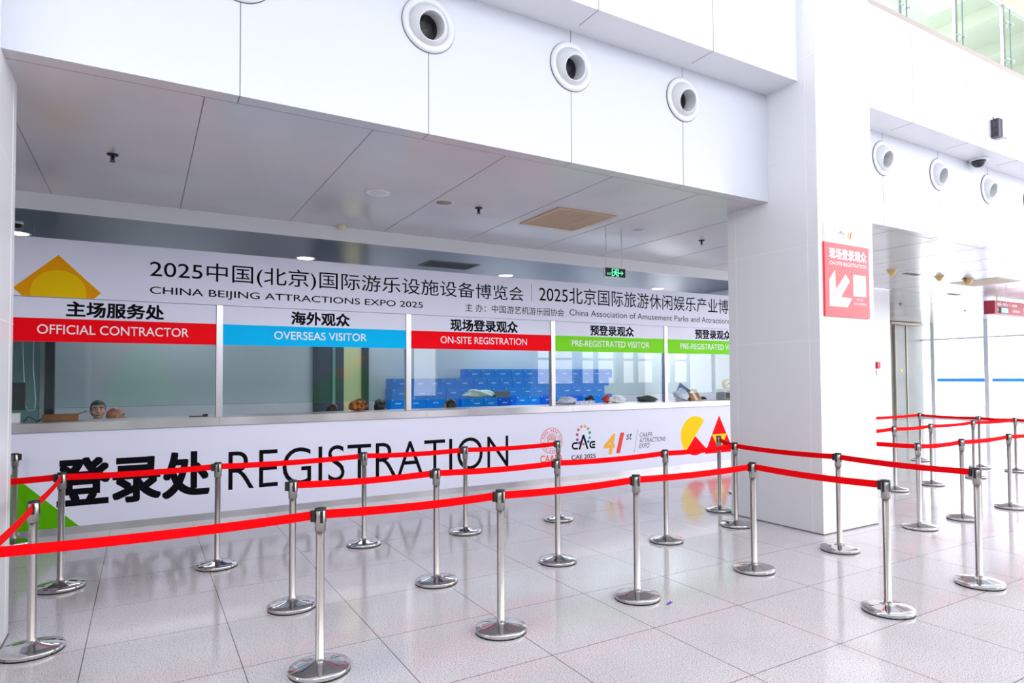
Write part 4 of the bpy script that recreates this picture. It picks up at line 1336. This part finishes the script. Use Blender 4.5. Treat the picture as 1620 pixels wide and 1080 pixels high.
box('white_square', WHITEP, 6.627, 6.860, SY - 0.002, SY, 2.522, 2.756, ps)
text('lettering', '扫码登录', 6.682, 6.808, 2.474, 2.497, SY, WHITEP, ps)
text('lettering', '电子会刊参观指南', 6.628, 6.858, 2.426, 2.452, SY, WHITEP, ps)
PINK = mat('pale_pink_print', rgb(240, 176, 180), 0.5)
seal(6.289, 3.21, 0.042, SY, ps, PINK, PINK)
cae(6.427, 3.172, 0.105, SY, ps, mat('slate_ink', rgb(96, 96, 120), 0.5), 'CAE 2025')
text('lettering', '4', 6.522, 6.575, 3.142, 3.215, SY, mat('amber_print', rgb(246, 176, 50), 0.45), ps, bold=0.027, shear=0.25)
text('lettering', '1', 6.575, 6.615, 3.142, 3.215, SY, mat('scarlet_print', rgb(240, 50, 40), 0.45), ps, bold=0.027, shear=0.25)
PALEI = mat('pale_ink', rgb(206, 206, 214), 0.5)
text('lettering', 'st', 6.628, 6.655, 3.19, 3.213, SY, PALEI, ps, shear=0.25)
text('lettering', 'CAAPA', 6.70, 6.76, 3.192, 3.208, SY, PALEI, ps, shear=0.25)
text('lettering', 'ATTRACTIONS', 6.698, 6.828, 3.172, 3.188, SY, PALEI, ps, shear=0.25)
text('lettering', 'EXPO', 6.696, 6.745, 3.152, 3.168, SY, PALEI, ps, shear=0.25)

# ------------------------------------------------------------------ glass balustrade upstairs
gb = thing('glass_balustrade', 'glass balustrade with steel clamps and handrail on the upper floor', 'railing', (0, 0, 6.13))
CHAN = mat('taupe_channel', rgb(186, 174, 168), 0.4, metal=0.3)
box('base_channel', CHAN, 7.05, XEND - 0.1, YU - 0.005, YU + 0.08, 0.0, 0.06, gb)
GX = [8.288 + 1.4 * k for k in range(-1, 8)]
for k in range(len(GX) - 1):
    if GX[k] < 7.0:
        x0 = 7.06
    else:
        x0 = GX[k] + 0.006
    box('glass_panel', BALGLASS, x0, GX[k + 1] - 0.006, YU + 0.016, YU + 0.028, 0.06, 1.0, gb)
    if GX[k] > 7:
        box('glass_edge', mat('green_glass_edge', rgb(60, 110, 108), 0.2), GX[k] - 0.006, GX[k] + 0.002, YU + 0.016, YU + 0.028, 0.06, 1.0, gb)
        MB().box(GX[k] - 0.03, GX[k] + 0.03, YU + 0.10, YU + 0.14, 0.0, 1.12).build('post', STEEL, gb)
        for z in (0.22, 0.78):
            for dx in (-0.10, 0.045):
                cl = MB().lathe([(0.024, 0.0), (0.026, 0.012), (0.016, 0.022), (1e-6, 0.024)], Matrix.Translation((GX[k] + dx, YU + 0.016, z)) @ Matrix.Rotation(PI / 2, 4, 'X'), 16)
                cl.lathe([(0.01, 0.0), (0.01, 0.09)], Matrix.Translation((GX[k] + dx, YU + 0.028, z)) @ Matrix.Rotation(-PI / 2, 4, 'X'), 10)
                cl.build('clamp', CHROME, gb)
MB().tube([(7.06, YU + 0.13, 1.13), (XEND - 0.1, YU + 0.13, 1.13)], 0.032, 16).build('handrail', mat('pale_handrail', rgb(226, 224, 214), 0.35), gb)

# ------------------------------------------------------------------ small things on the floor
tag(MB().box(-0.04, 0.04, -0.012, 0.012, 0, 0.001, Matrix.Rotation(0.45, 4, 'Z')).build('tape_scrap', mat('purple_tape', rgb(110, 70, 190), 0.5), loc=(3.316, 3.583, 0.0)), 'small purple tape scrap stuck on the floor', 'tape')

# boards standing in the hall behind the camera, mirrored in the windows
bd = thing('exhibition_board', 'large white exhibition board with green diamond standing behind the camera', 'board', (0, -3.5, 0))
BW = mat('board_white', rgb(150, 156, 166), 0.6)
MB().box(-3.4, 6.6, -0.2, 0, 0, 3.6).build('board_panel', BW, bd)
MB().prism([(-0.95, 1.35), (0.0, 2.75), (1.05, 1.40), (0.0, 0.2)], 0, 0.004).build('green_print', GREEND, bd)
MB().prism([(-1.15, 1.3), (-1.15, 2.7), (0.0, 2.75)], 0, 0.003).build('orange_print', mat('muted_orange', rgb(170, 140, 110), 0.5), bd)
MB().prism([(4.1, 0.95), (5.7, 2.34), (6.6, 1.6), (6.6, 0.95)], 0, 0.004).build('green_print', GREEND, bd)
MB().prism([(5.1, 1.8), (5.7, 2.34), (6.3, 2.4), (5.6, 1.6)], 0, 0.006).build('orange_print', ORANGEP, bd)
